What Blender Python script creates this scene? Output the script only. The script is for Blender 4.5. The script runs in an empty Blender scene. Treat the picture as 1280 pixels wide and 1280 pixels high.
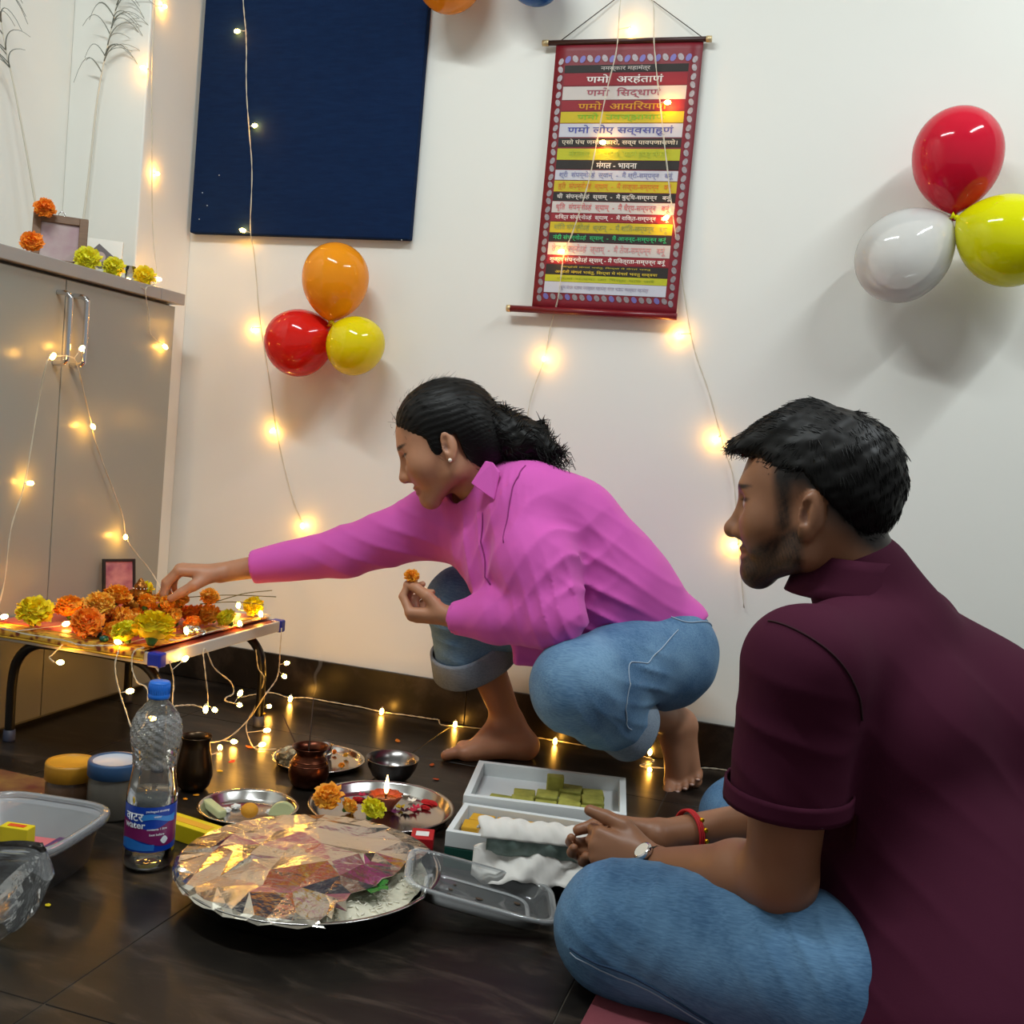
import bpy, bmesh, math, random
import numpy as np
from mathutils import Vector, Matrix, Euler, Quaternion

SC = bpy.context.scene
COL = SC.collection
rng = np.random.default_rng(7)
random.seed(7)

# ------------------------------------------------------------------ camera
F_PX = 1300.0
YAW, PITCH, ROLL = math.radians(16.5), math.radians(3.75), math.radians(5.1)
CAM = np.array([0.0, 0.0, 0.75])
_d = np.array([-math.sin(YAW)*math.cos(PITCH), math.cos(YAW)*math.cos(PITCH), -math.sin(PITCH)])
_r0 = np.array([math.cos(YAW), math.sin(YAW), 0.0])
_u0 = np.cross(_r0, _d)
_r = _r0*math.cos(ROLL) + _u0*math.sin(ROLL)
_u = _u0*math.cos(ROLL) - _r0*math.sin(ROLL)
cam_data = bpy.data.cameras.new('camera')
cam_data.sensor_width = 36.0
cam_data.lens = 36.0*F_PX/1280.0
cam_data.clip_start = 0.02
cam = bpy.data.objects.new('camera', cam_data)
COL.objects.link(cam)
cam.matrix_world = Matrix(((_r[0], _u[0], -_d[0], CAM[0]), (_r[1], _u[1], -_d[1], CAM[1]),
                           (_r[2], _u[2], -_d[2], CAM[2]), (0, 0, 0, 1)))
SC.camera = cam

# ------------------------------------------------------------------ world, lamps, exposure
world = bpy.data.worlds.new('room_fill')
SC.world = world
world.use_nodes = True
bg = world.node_tree.nodes['Background']
bg.inputs['Color'].default_value = (0.95, 1.0, 0.99, 1)
bg.inputs['Strength'].default_value = 0.30
SC.view_settings.view_transform = 'Standard'
SC.view_settings.look = 'None'
SC.view_settings.gamma = 1.0
SC.view_settings.use_curve_mapping = False
SC.view_settings.exposure = 0.0

def area_light(name, loc, size_x, size_y, power, color, aim):
    L = bpy.data.lights.new(name, 'AREA')
    L.shape = 'RECTANGLE'; L.size = size_x; L.size_y = size_y
    L.energy = power; L.color = color
    o = bpy.data.objects.new(name, L); COL.objects.link(o)
    o.location = loc
    o.rotation_euler = (Vector(aim)-Vector(loc)).to_track_quat('-Z', 'Y').to_euler()
    return o
TUBE_A = area_light('tube_lamp_light', (-1.0, 0.95, 2.66), 1.2, 0.10, 35, (0.92, 1.0, 1.01), (-0.9, 1.3, 0))
TUBE_B = area_light('tube_lamp_light', (1.05, 1.45, 2.66), 1.2, 0.10, 35, (0.92, 1.0, 1.03), (0.6, 1.6, 0))

# ------------------------------------------------------------------ pixel -> place helpers (survey of the room)
def ray(x, y): return _d + _r*(x-640)/F_PX + _u*(640-y)/F_PX
def PZ(x, y, z=0.0):
    v = ray(x, y); return CAM + v*(z-CAM[2])/v[2]
def PY(x, y, Y):
    v = ray(x, y); return CAM + v*Y/v[1]
def PX(x, y, X):
    v = ray(x, y); return CAM + v*X/v[0]

YW = 2.58            # back wall
XC = -1.708          # cabinet front
XL = -2.02           # left wall

# ------------------------------------------------------------------ materials
def lin(h):
    if isinstance(h, str):
        h = h.lstrip('#'); c = [int(h[i:i+2], 16)/255 for i in (0, 2, 4)]
    else: c = list(h)
    return tuple(x/12.92 if x <= 0.04045 else ((x+0.055)/1.055)**2.4 for x in c)
def lin4(h): return lin(h) + (1.0,)
MATS = {}
def M(name, col='#808080', rough=0.5, metal=0.0, bump=0.0, bscale=60.0, var=0.0, vscale=8.0, col2=None, trans=0.0, ior=1.45,
      coat=0.0, sss=0.0, emit=None, estr=0.0, alpha=1.0, attr=None, sheen=0.0, spec=None, stretch=None, bdist=0.002, detail=4.0, sssr=(0.01,0.004,0.002), thin=False):
    if name in MATS: return MATS[name]
    m = bpy.data.materials.new(name); m.use_nodes = True
    nt = m.node_tree; b = nt.nodes['Principled BSDF']; I = b.inputs
    I['Base Color'].default_value = lin4(col); I['Roughness'].default_value = rough; I['Metallic'].default_value = metal
    I['IOR'].default_value = ior; I['Transmission Weight'].default_value = trans; I['Coat Weight'].default_value = coat
    I['Alpha'].default_value = alpha
    if spec is not None: I['Specular IOR Level'].default_value = spec
    if sheen: I['Sheen Weight'].default_value = sheen
    if sss:
        I['Subsurface Weight'].default_value = sss; I['Subsurface Radius'].default_value = sssr; I['Subsurface Scale'].default_value = 1.0
    if emit:
        I['Emission Color'].default_value = lin4(emit); I['Emission Strength'].default_value = estr
    tc = mp = None
    if bump or var or col2:
        tc = nt.nodes.new('ShaderNodeTexCoord'); mp = nt.nodes.new('ShaderNodeMapping')
        nt.links.new(tc.outputs['Object'], mp.inputs['Vector'])
        if stretch: mp.inputs['Scale'].default_value = stretch
    src = None
    if attr:
        a = nt.nodes.new('ShaderNodeAttribute'); a.attribute_name = attr; src = a.outputs['Color']
        nt.links.new(src, I['Base Color'])
    if var or col2:
        n = nt.nodes.new('ShaderNodeTexNoise'); n.inputs['Scale'].default_value = vscale; n.inputs['Detail'].default_value = detail
        nt.links.new(mp.outputs['Vector'], n.inputs['Vector'])
        mr = nt.nodes.new('ShaderNodeMapRange'); mr.inputs['From Min'].default_value = 0.3; mr.inputs['From Max'].default_value = 0.7
        nt.links.new(n.outputs['Fac'], mr.inputs['Value'])
        mx = nt.nodes.new('ShaderNodeMix'); mx.data_type = 'RGBA'
        c1 = lin(col)
        if col2: c2 = lin(col2)
        else: c2 = tuple(max(0, c*(1-var)) for c in c1)
        mx.inputs['A'].default_value = c1+(1,); mx.inputs['B'].default_value = tuple(c2)+(1,)
        if attr:
            mx.blend_type = 'MULTIPLY'; mx.inputs['B'].default_value = (1-var, 1-var, 1-var, 1); nt.links.new(src, mx.inputs['A'])
        nt.links.new(mr.outputs['Result'], mx.inputs['Factor'])
        nt.links.new(mx.outputs['Result'], I['Base Color'])
    if bump:
        n2 = nt.nodes.new('ShaderNodeTexNoise'); n2.inputs['Scale'].default_value = bscale; n2.inputs['Detail'].default_value = 3
        nt.links.new(mp.outputs['Vector'], n2.inputs['Vector'])
        bp = nt.nodes.new('ShaderNodeBump'); bp.inputs['Strength'].default_value = bump; bp.inputs['Distance'].default_value = bdist
        nt.links.new(n2.outputs['Fac'], bp.inputs['Height']); nt.links.new(bp.outputs['Normal'], I['Normal'])
    MATS[name] = m
    return m

def unit(v): v = np.array(v, float); return v/np.linalg.norm(v)
# ------------------------------------------------------------------ mesh building
class MB:
    def __init__(s): s.v = []; s.f = []; s.sm = []
    def add(s, v, f, smooth=True):
        o = len(s.v); s.v.extend([tuple(map(float, p)) for p in v]); s.f.extend([tuple(i+o for i in q) for q in f]); s.sm.extend([smooth]*len(f)); return s
    def box(s, lo, hi, bev=0.0, rot=None, pivot=None, seg=2):
        bm = bmesh.new(); bmesh.ops.create_cube(bm, size=1.0)
        lo = np.array(lo, float); hi = np.array(hi, float); c = (lo+hi)/2; d = hi-lo
        for v in bm.verts: v.co = Vector((v.co.x*d[0], v.co.y*d[1], v.co.z*d[2]))
        if bev: bmesh.ops.bevel(bm, geom=list(bm.edges), offset=bev, segments=seg, profile=0.5, affect='EDGES')
        bm.verts.index_update()
        R = rot if rot is not None else Matrix.Identity(3)
        pv = Vector(pivot)-Vector(c) if pivot is not None else Vector((0, 0, 0))
        vs = [R @ (v.co-pv) + pv + Vector(c) for v in bm.verts]
        s.add(vs, [[v.index for v in f.verts] for f in bm.faces], smooth=False); bm.free(); return s
    def tube(s, pts, r, n=8, cap=True, closed=False, flat=1.0):
        P = np.array(pts, float); k = len(P); R = np.broadcast_to(np.array(r, float), (k,)) if np.ndim(r) <= 1 else r
        if closed: T = np.roll(P, -1, 0)-np.roll(P, 1, 0)
        else: T = np.gradient(P, axis=0)
        T /= np.linalg.norm(T, axis=1)[:, None]+1e-12
        up = np.array([0, 0, 1.0]) if abs(T[0][2]) < 0.9 else np.array([1.0, 0, 0])
        vs = []; N = np.cross(T[0], up); N /= np.linalg.norm(N)
        for i in range(k):
            N = N - T[i]*np.dot(N, T[i]); N /= np.linalg.norm(N)+1e-12; B = np.cross(T[i], N)
            for j in range(n):
                a = 2*math.pi*j/n; vs.append(P[i]+R[i]*(N*math.cos(a)+B*math.sin(a)*flat))
        f = []
        for i in range(k if closed else k-1):
            i2 = (i+1) % k
            for j in range(n): f.append((i*n+j, i*n+(j+1) % n, i2*n+(j+1) % n, i2*n+j))
        if cap and not closed: f.append(tuple(range(n-1, -1, -1))); f.append(tuple((k-1)*n+j for j in range(n)))
        return s.add(vs, f)
    def lathe(s, prof, c=(0, 0, 0), n=40, R=None, sx=1.0, sy=1.0):
        vs = []; k = len(prof)
        for (r, z) in prof:
            for j in range(n):
                a = 2*math.pi*j/n; p = Vector((max(r, 1e-5)*math.cos(a)*sx, max(r, 1e-5)*math.sin(a)*sy, z))
                if R is not None: p = R @ p
                vs.append(p+Vector(c))
        f = [(i*n+j, i*n+(j+1) % n, (i+1)*n+(j+1) % n, (i+1)*n+j) for i in range(k-1) for j in range(n)]
        return s.add(vs, f)
    def sphere(s, c, r, n=16, m=10, sc=(1, 1, 1), R=None):
        return s.lathe_sc([(math.sin(math.pi*i/m)*r, -math.cos(math.pi*i/m)*r) for i in range(m+1)], c, n, sc, R)
    def lathe_sc(s, prof, c, n, sc, R):
        vs = []; k = len(prof)
        for (r, z) in prof:
            for j in range(n):
                a = 2*math.pi*j/n; p = Vector((max(r, 1e-6)*math.cos(a)*sc[0], max(r, 1e-6)*math.sin(a)*sc[1], z*sc[2]))
                if R is not None: p = R @ p
                vs.append(p+Vector(c))
        return s.add(vs, [(i*n+j, i*n+(j+1) % n, (i+1)*n+(j+1) % n, (i+1)*n+j) for i in range(k-1) for j in range(n)])
    def grid(s, fn, nu, nv, smooth=True, closeu=False):
        vs = [fn(i/(nu-1) if not closeu else i/nu, j/(nv-1)) for j in range(nv) for i in range(nu)]
        f = [(j*nu+i, j*nu+(i+1) % nu, (j+1)*nu+(i+1) % nu, (j+1)*nu+i) for j in range(nv-1) for i in range(nu if closeu else nu-1)]
        return s.add(vs, f, smooth)
    def poly(s, pts, th=None, nrm=None):
        n = len(pts); p = [Vector(q) for q in pts]
        if th is None: return s.add(p, [tuple(range(n))], False)
        N = Vector(nrm)*th
        return s.add(p+[q+N for q in p], [tuple(range(n)), tuple(range(2*n-1, n-1, -1))]+[(i, n+i, n+(i+1) % n, (i+1) % n) for i in range(n)], False)
    def mesh(s, name, off=None):
        me = bpy.data.meshes.new(name); v = np.array(s.v, float)
        if off is not None: v = v-np.array(off)
        me.from_pydata(v.tolist(), [], s.f)
        me.polygons.foreach_set('use_smooth', s.sm)
        me.validate(); me.update()
        bm = bmesh.new(); bm.from_mesh(me); bmesh.ops.recalc_face_normals(bm, faces=bm.faces); bm.to_mesh(me); bm.free()
        return me

def link(name, data, mat=None, parent=None, loc=(0, 0, 0), rot=None):
    o = bpy.data.objects.new(name, data); COL.objects.link(o)
    if mat is not None:
        data.materials.clear(); data.materials.append(mat)
    if parent is not None: o.parent = parent
    o.location = loc
    if rot is not None: o.rotation_euler = rot
    return o
def wloc(o):
    p = np.zeros(3)
    while o is not None: p = p+np.array(o.location); o = o.parent
    return p
def obj(name, mb, mat, parent=None, world=True, solid=0.0, sub=0):
    """one mesh object; vertices are world coordinates when world is set and the parents are unrotated"""
    off = wloc(parent) if (parent is not None and world) else None
    o = link(name, mb.mesh(name, off), mat, parent)
    if solid:
        md = o.modifiers.new('thickness', 'SOLIDIFY'); md.thickness = solid; md.offset = 0
    if sub:
        md = o.modifiers.new('smooth', 'SUBSURF'); md.levels = sub; md.render_levels = sub
    return o
def tag(o, label=None, cat=None, group=None, kind=None):
    if label: o['label'] = label
    if cat: o['category'] = cat
    if group: o['group'] = group
    if kind: o['kind'] = kind
    return o
def thing(name, label, cat, loc=(0, 0, 0), group=None, rot=None):
    o = bpy.data.objects.new(name, None); COL.objects.link(o); o.location = loc
    o.empty_display_size = 0.05
    if rot is not None: o.rotation_euler = rot
    return tag(o, label, cat, group)
def dup(root, loc=None, rot=None, label=None, group=None, scale=None):
    r = root.copy(); COL.objects.link(r)
    if loc is not None: r.location = loc
    if rot is not None: r.rotation_euler = rot
    if scale is not None: r.scale = (scale,)*3
    if label: r['label'] = label
    if group: r['group'] = group
    for ch in list(root.children):
        c = ch.copy(); COL.objects.link(c); c.parent = r
        for g in list(ch.children):
            d = g.copy(); COL.objects.link(d); d.parent = c
    return r
def spline(pts, n=8):
    """Catmull-Rom through the points"""
    P = np.array(pts, float); P = np.vstack([2*P[0]-P[1], P, 2*P[-1]-P[-2]]); out = []
    for i in range(1, len(P)-2):
        for t in np.linspace(0, 1, n, endpoint=False):
            a, b, c, d = P[i-1], P[i], P[i+1], P[i+2]
            out.append(0.5*((2*b)+(-a+c)*t+(2*a-5*b+4*c-d)*t*t+(-a+3*b-3*c+d)*t**3))
    out.append(P[-2]); return np.array(out)
def text_mesh(body, size, align='CENTER', bold=0.0):
    c = bpy.data.curves.new('text', 'FONT'); c.body = body; c.size = size; c.align_x = align; c.resolution_u = 2; c.offset = bold
    o = bpy.data.objects.new('text', c); COL.objects.link(o)
    dg = bpy.context.evaluated_depsgraph_get(); dg.update()
    me = bpy.data.meshes.new_from_object(o.evaluated_get(dg))
    bpy.data.objects.remove(o); bpy.data.curves.remove(c)
    return me
# ================================================================== implicit surfaces (smooth unions of rounded shapes -> one continuous mesh)
f32 = np.float32
def s_cone(a, b, r1, r2):
    a = np.array(a, f32); b = np.array(b, f32); ba = b-a; l2 = float(ba@ba); rr = r1-r2; a2 = l2-rr*rr
    if a2 <= 1e-10: return s_ball(a if r1 > r2 else b, max(r1, r2))
    il2 = 1.0/l2
    def f(p):
        pa = p-a; y = pa@ba; z = y-l2
        x2 = ((pa*f32(l2)-y[:, None]*ba)**2).sum(1); y2 = y*y*l2; z2 = z*z*l2
        k = np.sign(rr)*rr*rr*x2
        d = (np.sqrt(np.maximum(x2*a2*il2, 0))+y*rr)*il2-r1
        m1 = np.sign(z)*a2*z2 > k; m2 = np.sign(y)*a2*y2 < k
        d = np.where(m2, np.sqrt(x2+y2)*il2-r1, d); d = np.where(m1, np.sqrt(x2+z2)*il2-r2, d)
        return d
    lo = np.minimum(a-r1, b-r2); hi = np.maximum(a+r1, b+r2); f.bb = (lo, hi); return f
def s_ball(c, r):
    c = np.array(c, f32)
    def f(p): return np.sqrt(((p-c)**2).sum(1))-r
    f.bb = (c-r, c+r); return f
def s_ell(c, rad, R=None):
    c = np.array(c, f32); rad = np.array(rad, f32); R = None if R is None else np.array(R, f32)
    def f(p):
        q = p-c
        if R is not None: q = q@R
        k0 = np.sqrt(((q/rad)**2).sum(1)); k1 = np.sqrt(((q/(rad*rad))**2).sum(1))
        return k0*(k0-1)/(k1+1e-9)
    m = float(rad.max()); f.bb = (c-m, c+m); return f
def s_box(c, half, r=0.0, R=None):
    c = np.array(c, f32); half = np.array(half, f32)-r; R = None if R is None else np.array(R, f32)
    def f(p):
        q = p-c
        if R is not None: q = q@R
        q = np.abs(q)-half
        return np.sqrt((np.maximum(q, 0)**2).sum(1))+np.minimum(q.max(1), 0)-r
    m = float(np.linalg.norm(half+r)); f.bb = (c-m, c+m); return f
def smin(a, b, k):
    if k <= 0: return np.minimum(a, b)
    h = np.maximum(k-np.abs(a-b), 0)/k
    return np.minimum(a, b)-h*h*k*0.25
def smax(a, b, k): return -smin(-a, -b, k)
class Sdf:
    """ordered list of (op, shape, k): '+' smooth union, '-' smooth cut, '&' intersect; disp adds relief"""
    def __init__(s): s.ops = []; s.disp = None; s.warp = None
    def add(s, f, k=0.01): s.ops.append(('+', f, k)); return s
    def cut(s, f, k=0.005): s.ops.append(('-', f, k)); return s
    def keep(s, f, k=0.005): s.ops.append(('&', f, k)); return s
    def chain(s, pts, rad, k=0.01):
        for i in range(len(pts)-1): s.add(s_cone(pts[i], pts[i+1], rad[i], rad[i+1]), k)
        return s
    def bb(s):
        lo = np.min([f.bb[0] for o, f, k in s.ops if o == '+'], 0); hi = np.max([f.bb[1] for o, f, k in s.ops if o == '+'], 0); return lo, hi
    def __call__(s, p):
        d = np.full(len(p), 1e3, f32)
        lo = p.min(0); hi = p.max(0)
        for o, f, k in s.ops:
            if o != '&' and hasattr(f, 'bb'):
                g = k+0.05
                if np.any(f.bb[0]-g > hi) or np.any(f.bb[1]+g < lo):
                    continue
            v = f(p).astype(f32)
            if o == '+': d = smin(d, v, k)
            elif o == '-': d = smax(d, -v, k)
            else: d = smax(d, v, k)
        if s.disp is not None: d = d+s.disp(p).astype(f32)
        return d
def mesh_sdf(fn, lo, hi, h):
    """sparse surface nets"""
    lo = np.array(lo, float)-4*h; hi = np.array(hi, float)+4*h
    B = 12
    nb = np.ceil((hi-lo)/(h*B)).astype(int); n = nb*B+1
    D = np.full(tuple(n), 9.0, f32)
    cb = np.stack(np.meshgrid(*[np.arange(k) for k in nb], indexing='ij'), -1).reshape(-1, 3)
    # coarse pass evaluates block centres one slab at a time so far shapes are skipped
    cd = np.empty(len(cb), f32)
    ctr = (lo+(cb+0.5)*B*h).astype(f32)
    S = Sdf.__call__
    full = fn
    # block centre distance: no culling there (cull margin would hide), so evaluate all at once
    cd = full(ctr)
    act = cb[np.abs(cd) < B*h*0.5*1.7320508*1.25+0.012]
    g = np.stack(np.meshgrid(*[np.arange(B+1)]*3, indexing='ij'), -1).reshape(-1, 3)
    for c in act:
        idx = c*B+g
        p = (lo+idx*h).astype(f32)
        v = full(p)
        D[idx[:, 0], idx[:, 1], idx[:, 2]] = v
    # cells
    neg = D < 0
    c0 = np.zeros(tuple(n-1), np.uint8)
    for dx in (0, 1):
        for dy in (0, 1):
            for dz in (0, 1): c0 += neg[dx:n[0]-1+dx, dy:n[1]-1+dy, dz:n[2]-1+dz]
    cells = np.argwhere((c0 > 0) & (c0 < 8))
    if len(cells) == 0: return np.zeros((0, 3)), np.zeros((0, 4), int)
    vid = np.full(tuple(n-1), -1, np.int32); vid[cells[:, 0], cells[:, 1], cells[:, 2]] = np.arange(len(cells))
    acc = np.zeros((len(cells), 3)); cnt = np.zeros(len(cells))
    corners = [(a, b, c) for a in (0, 1) for b in (0, 1) for c in (0, 1)]
    vals = {q: D[cells[:, 0]+q[0], cells[:, 1]+q[1], cells[:, 2]+q[2]] for q in corners}
    for a in corners:
        for ax in range(3):
            if a[ax] == 0:
                b2 = list(a); b2[ax] = 1; b2 = tuple(b2); va, vb = vals[a], vals[b2]; m = (va < 0) != (vb < 0)
                t = np.where(m, va/(va-vb+1e-12), 0); q = np.array(a, float)[None].repeat(len(cells), 0); q[:, ax] = t
                acc[m] += q[m]; cnt[m] += 1
    V = lo+(cells+acc/np.maximum(cnt, 1)[:, None])*h
    faces = []
    for ax in range(3):
        sl0 = [slice(1, n[i]-1) for i in range(3)]; sl1 = [slice(1, n[i]-1) for i in range(3)]
        sl0[ax] = slice(0, n[ax]-1); sl1[ax] = slice(1, n[ax])
        A = neg[tuple(sl0)]; Bn = neg[tuple(sl1)]
        e = np.argwhere(A != Bn); s = A[tuple(e.T)]
        off = np.array([1, 1, 1]); off[ax] = 0; e = e+off
        u, w = [(1, 2), (2, 0), (0, 1)][ax]
        def at(du, dw):
            q = e.copy(); q[:, u] += du; q[:, w] += dw; return vid[q[:, 0], q[:, 1], q[:, 2]]
        q4 = np.stack([at(-1, -1), at(0, -1), at(0, 0), at(-1, 0)], 1)
        q4[~s] = q4[~s][:, ::-1]; faces.append(q4)
    Fc = np.vstack(faces); Fc = Fc[(Fc >= 0).all(1)]
    return V, Fc
def sdf_obj(name, S, h, mat, parent=None, color=None, bounds=None, smooth=1):
    lo, hi = bounds if bounds is not None else S.bb()
    V, Fc = mesh_sdf(S, lo, hi, h)
    if color is not None: cols = color(V)
    off = wloc(parent) if parent is not None else np.zeros(3)
    me = bpy.data.meshes.new(name)
    W = V-off
    me.vertices.add(len(W)); me.vertices.foreach_set('co', W.ravel().astype(f32))
    me.loops.add(len(Fc)*4); me.loops.foreach_set('vertex_index', Fc.ravel().astype(np.int32))
    me.polygons.add(len(Fc)); me.polygons.foreach_set('loop_start', (np.arange(len(Fc))*4).astype(np.int32))
    me.polygons.foreach_set('use_smooth', np.ones(len(Fc), bool))
    me.update(calc_edges=True)
    if color is not None:
        at = me.color_attributes.new('Col', 'FLOAT_COLOR', 'POINT'); at.data.foreach_set('color', np.hstack([cols, np.ones((len(cols), 1))]).ravel().astype(f32))
    o = link(name, me, mat, parent)
    if smooth:
        md = o.modifiers.new('relax', 'SMOOTH'); md.factor = 0.5; md.iterations = smooth
    return o
# cheap smooth noise for relief
_ph = np.random.default_rng(3).uniform(0, 6.28, (12, 3)); _dr = np.random.default_rng(5).normal(size=(12, 3)); _dr /= np.linalg.norm(_dr, axis=1)[:, None]
def wob(p, sc, seed=0):
    v = 0
    for i in range(4):
        j = (i+seed*3) % 12; v = v+np.sin((p@_dr[j].astype(f32))*sc*(1+0.23*i)+_ph[j, 0])
    return v*0.25
# ================================================================== room shell
XP, YP = -1.78, 2.345      # pillar side and front
ZC = 2.75
def floor_mat():
    m = M('dark_granite', '#1d1813', 0.22)
    nt = m.node_tree; b = nt.nodes['Principled BSDF']
    tc = nt.nodes.new('ShaderNodeTexCoord'); mp = nt.nodes.new('ShaderNodeMapping'); mp.inputs['Rotation'].default_value = (0, 0, 0.5)
    mp.inputs['Scale'].default_value = (1.0, 3.2, 1)
    nt.links.new(tc.outputs['Object'], mp.inputs['Vector'])
    n = nt.nodes.new('ShaderNodeTexNoise'); n.inputs['Scale'].default_value = 5.5; n.inputs['Detail'].default_value = 8; n.inputs['Roughness'].default_value = 0.65
    n.inputs['Distortion'].default_value = 0.6
    nt.links.new(mp.outputs['Vector'], n.inputs['Vector'])
    cr = nt.nodes.new('ShaderNodeValToRGB'); e = cr.color_ramp.elements
    e[0].position = 0.33; e[0].color = lin4('#120f0d'); e[1].position = 0.72; e[1].color = lin4('#453b33')
    e2 = cr.color_ramp.elements.new(0.52); e2.color = lin4('#1e1a16')
    nt.links.new(n.outputs['Fac'], cr.inputs['Fac']); nt.links.new(cr.outputs['Color'], b.inputs['Base Color'])
    n3 = nt.nodes.new('ShaderNodeTexNoise'); n3.inputs['Scale'].default_value = 3.0; n3.inputs['Detail'].default_value = 5
    nt.links.new(tc.outputs['Object'], n3.inputs['Vector'])
    mr = nt.nodes.new('ShaderNodeMapRange'); mr.inputs['To Min'].default_value = 0.20; mr.inputs['To Max'].default_value = 0.48
    nt.links.new(n3.outputs['Fac'], mr.inputs['Value']); nt.links.new(mr.outputs['Result'], b.inputs['Roughness'])
    b.inputs['Specular IOR Level'].default_value = 0.36
    return m
GRANITE = floor_mat()
GROUT = M('joint_grout', '#4a443c', 0.8)
WALL = M('painted_wall', '#e6e5dd', 0.55, bump=0.05, bscale=25, var=0.03, vscale=1.6)
b = MB(); b.box((XL-0.05, -1.2, -0.03), (2.4, YW, -0.0015))
fl = tag(obj('floor', b, GROUT), kind='structure')
JX = [-2.02, -1.465, -0.865, -0.265, 0.335, 0.935, 1.535, 2.4]
JY = [-1.2, -0.145, 1.055, 2.255, YW]
for i in range(len(JX)-1):
    for j in range(len(JY)-1):
        g = 0.0009
        b = MB(); b.box((JX[i]+g, JY[j]+g, -0.012), (JX[i+1]-g, JY[j+1]-g, 0.0), 0.0006, seg=1)
        obj('tile', b, GRANITE, fl)
b = MB(); b.box((XL-0.1, YW, -0.03), (2.4, YW+0.1, ZC)); tag(obj('wall_back', b, WALL), kind='structure')
b = MB(); b.box((XL-0.1, -1.2, -0.03), (XL, YW, ZC)); tag(obj('wall_left', b, WALL), kind='structure')
b = MB(); b.box((XL, YP, 0.0), (XP, YW, ZC), 0.004); tag(obj('wall_pillar', b, WALL), kind='structure')
b = MB(); b.box((XL-0.1, -1.2, ZC), (2.4, YW+0.1, ZC+0.08)); tag(obj('ceiling', b, WALL), kind='structure')
# dark stone skirting in slabs
bb = MB(); bb.box((XP, YW-0.006, 0.0), (2.4, YW-0.0005, 0.107)); sk = tag(obj('baseboard_back', bb, GROUT), kind='structure')
SX = [XP, -1.44, -0.84, -0.24, 0.36, 0.96, 1.56, 2.4]
for i in range(len(SX)-1):
    b = MB(); b.box((SX[i]+0.001, YW-0.014, 0.001), (SX[i+1]-0.001, YW-0.004, 0.109), 0.0012, seg=1); obj('slab', b, GRANITE, sk)
# tube lamps on the ceiling that carry the two area lights
for L in (TUBE_A, TUBE_B):
    R = L.rotation_euler.to_matrix(); c = Vector(L.location)
    t = thing('tube_lamp', 'white ceiling tube lamp housing above the %s' % ('altar table' if L is TUBE_A else 'seated man'), 'lamp', tuple(c), group='ceiling tube lamps')
    b = MB(); b.box((-0.62, -0.06, 0.004), (0.62, 0.06, 0.03), 0.004); h = obj('housing', b, M('lamp_housing', '#eeeeee', 0.5), t, world=False)
    h.rotation_euler = L.rotation_euler

# ================================================================== cabinet
CABM = M('grey_laminate', '#929289', 0.28, var=0.04, vscale=2)
CABTOP = M('grey_laminate_top', '#9a948e', 0.35)
CABIN = M('cabinet_carcass', '#6e6c64', 0.5)
CHROME = M('chrome', '#d8d8dc', 0.12, 1.0)
ZT = 1.071
cab = thing('storage_cabinet', 'tall grey laminate cabinet with two doors and chrome handles', 'cabinet', (XC-0.15, 1.8, 0))
b = MB(); b.box((XL+0.002, 1.575, 0.0), (XC-0.019, YP-0.002, ZT-0.031)); b.box((XP+0.004, YP-0.002, 0.0), (XC-0.019, 2.428, ZT-0.031)); obj('carcass', b, CABIN, cab)
b = MB(); b.box((XL+0.002, 1.56, ZT-0.03), (XC+0.016, YP-0.002, ZT), 0.002); b.box((XP+0.004, YP-0.002, ZT-0.03), (XC+0.016, 2.447, ZT), 0.002); obj('top', b, CABTOP, cab)
for (y0, y1, hy) in ((1.577, 2.0095, 1.985), (2.0125, 2.428, 2.040)):
    b = MB(); b.box((XC-0.018, y0, 0.012), (XC, y1, ZT-0.037), 0.0012); dr = obj('door', b, CABM, cab)
    zt, zb = 1.012, 0.828
    pts = [(XC-0.001, hy, zt-0.012), (XC+0.02, hy, zt-0.012), (XC+0.033, hy, zt-0.019), (XC+0.036, hy, zt-0.035), (XC+0.036, hy, zb+0.035), (XC+0.033, hy, zb+0.019), (XC+0.02, hy, zb+0.012), (XC-0.001, hy, zb+0.012)]
    b = MB(); b.tube(spline(pts, 4), 0.0062, 10); obj('handle', b, CHROME, dr)
# ================================================================== navy pin board
def fabric_mat(name, c1, c2, rough=0.85, sc=500):
    m = M(name, c1, rough, spec=0.15); nt = m.node_tree; b = nt.nodes['Principled BSDF']
    tc = nt.nodes.new('ShaderNodeTexCoord'); w = nt.nodes.new('ShaderNodeTexNoise'); w.inputs['Scale'].default_value = 22; w.inputs['Detail'].default_value = 7
    mp = nt.nodes.new('ShaderNodeMapping'); mp.inputs['Scale'].default_value = (1, 1, 6); nt.links.new(tc.outputs['Object'], mp.inputs['Vector']); nt.links.new(mp.outputs['Vector'], w.inputs['Vector'])
    mx = nt.nodes.new('ShaderNodeMix'); mx.data_type = 'RGBA'; mx.inputs['A'].default_value = lin4(c1); mx.inputs['B'].default_value = lin4(c2)
    nt.links.new(w.outputs['Fac'], mx.inputs['Factor']); nt.links.new(mx.outputs['Result'], b.inputs['Base Color'])
    ck = nt.nodes.new('ShaderNodeTexNoise'); ck.inputs['Scale'].default_value = sc; nt.links.new(tc.outputs['Object'], ck.inputs['Vector'])
    bp = nt.nodes.new('ShaderNodeBump'); bp.inputs['Strength'].default_value = 0.3; bp.inputs['Distance'].default_value = 0.001; nt.links.new(ck.outputs['Fac'], bp.inputs['Height']); nt.links.new(bp.outputs['Normal'], b.inputs['Normal'])
    return m
NAVY = fabric_mat('navy_felt', '#071938', '#0f284c')
pb = thing('pin_board', 'large navy blue felt pin board on the white wall', 'pin board', (-1.44, YW, 1.257))
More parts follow.
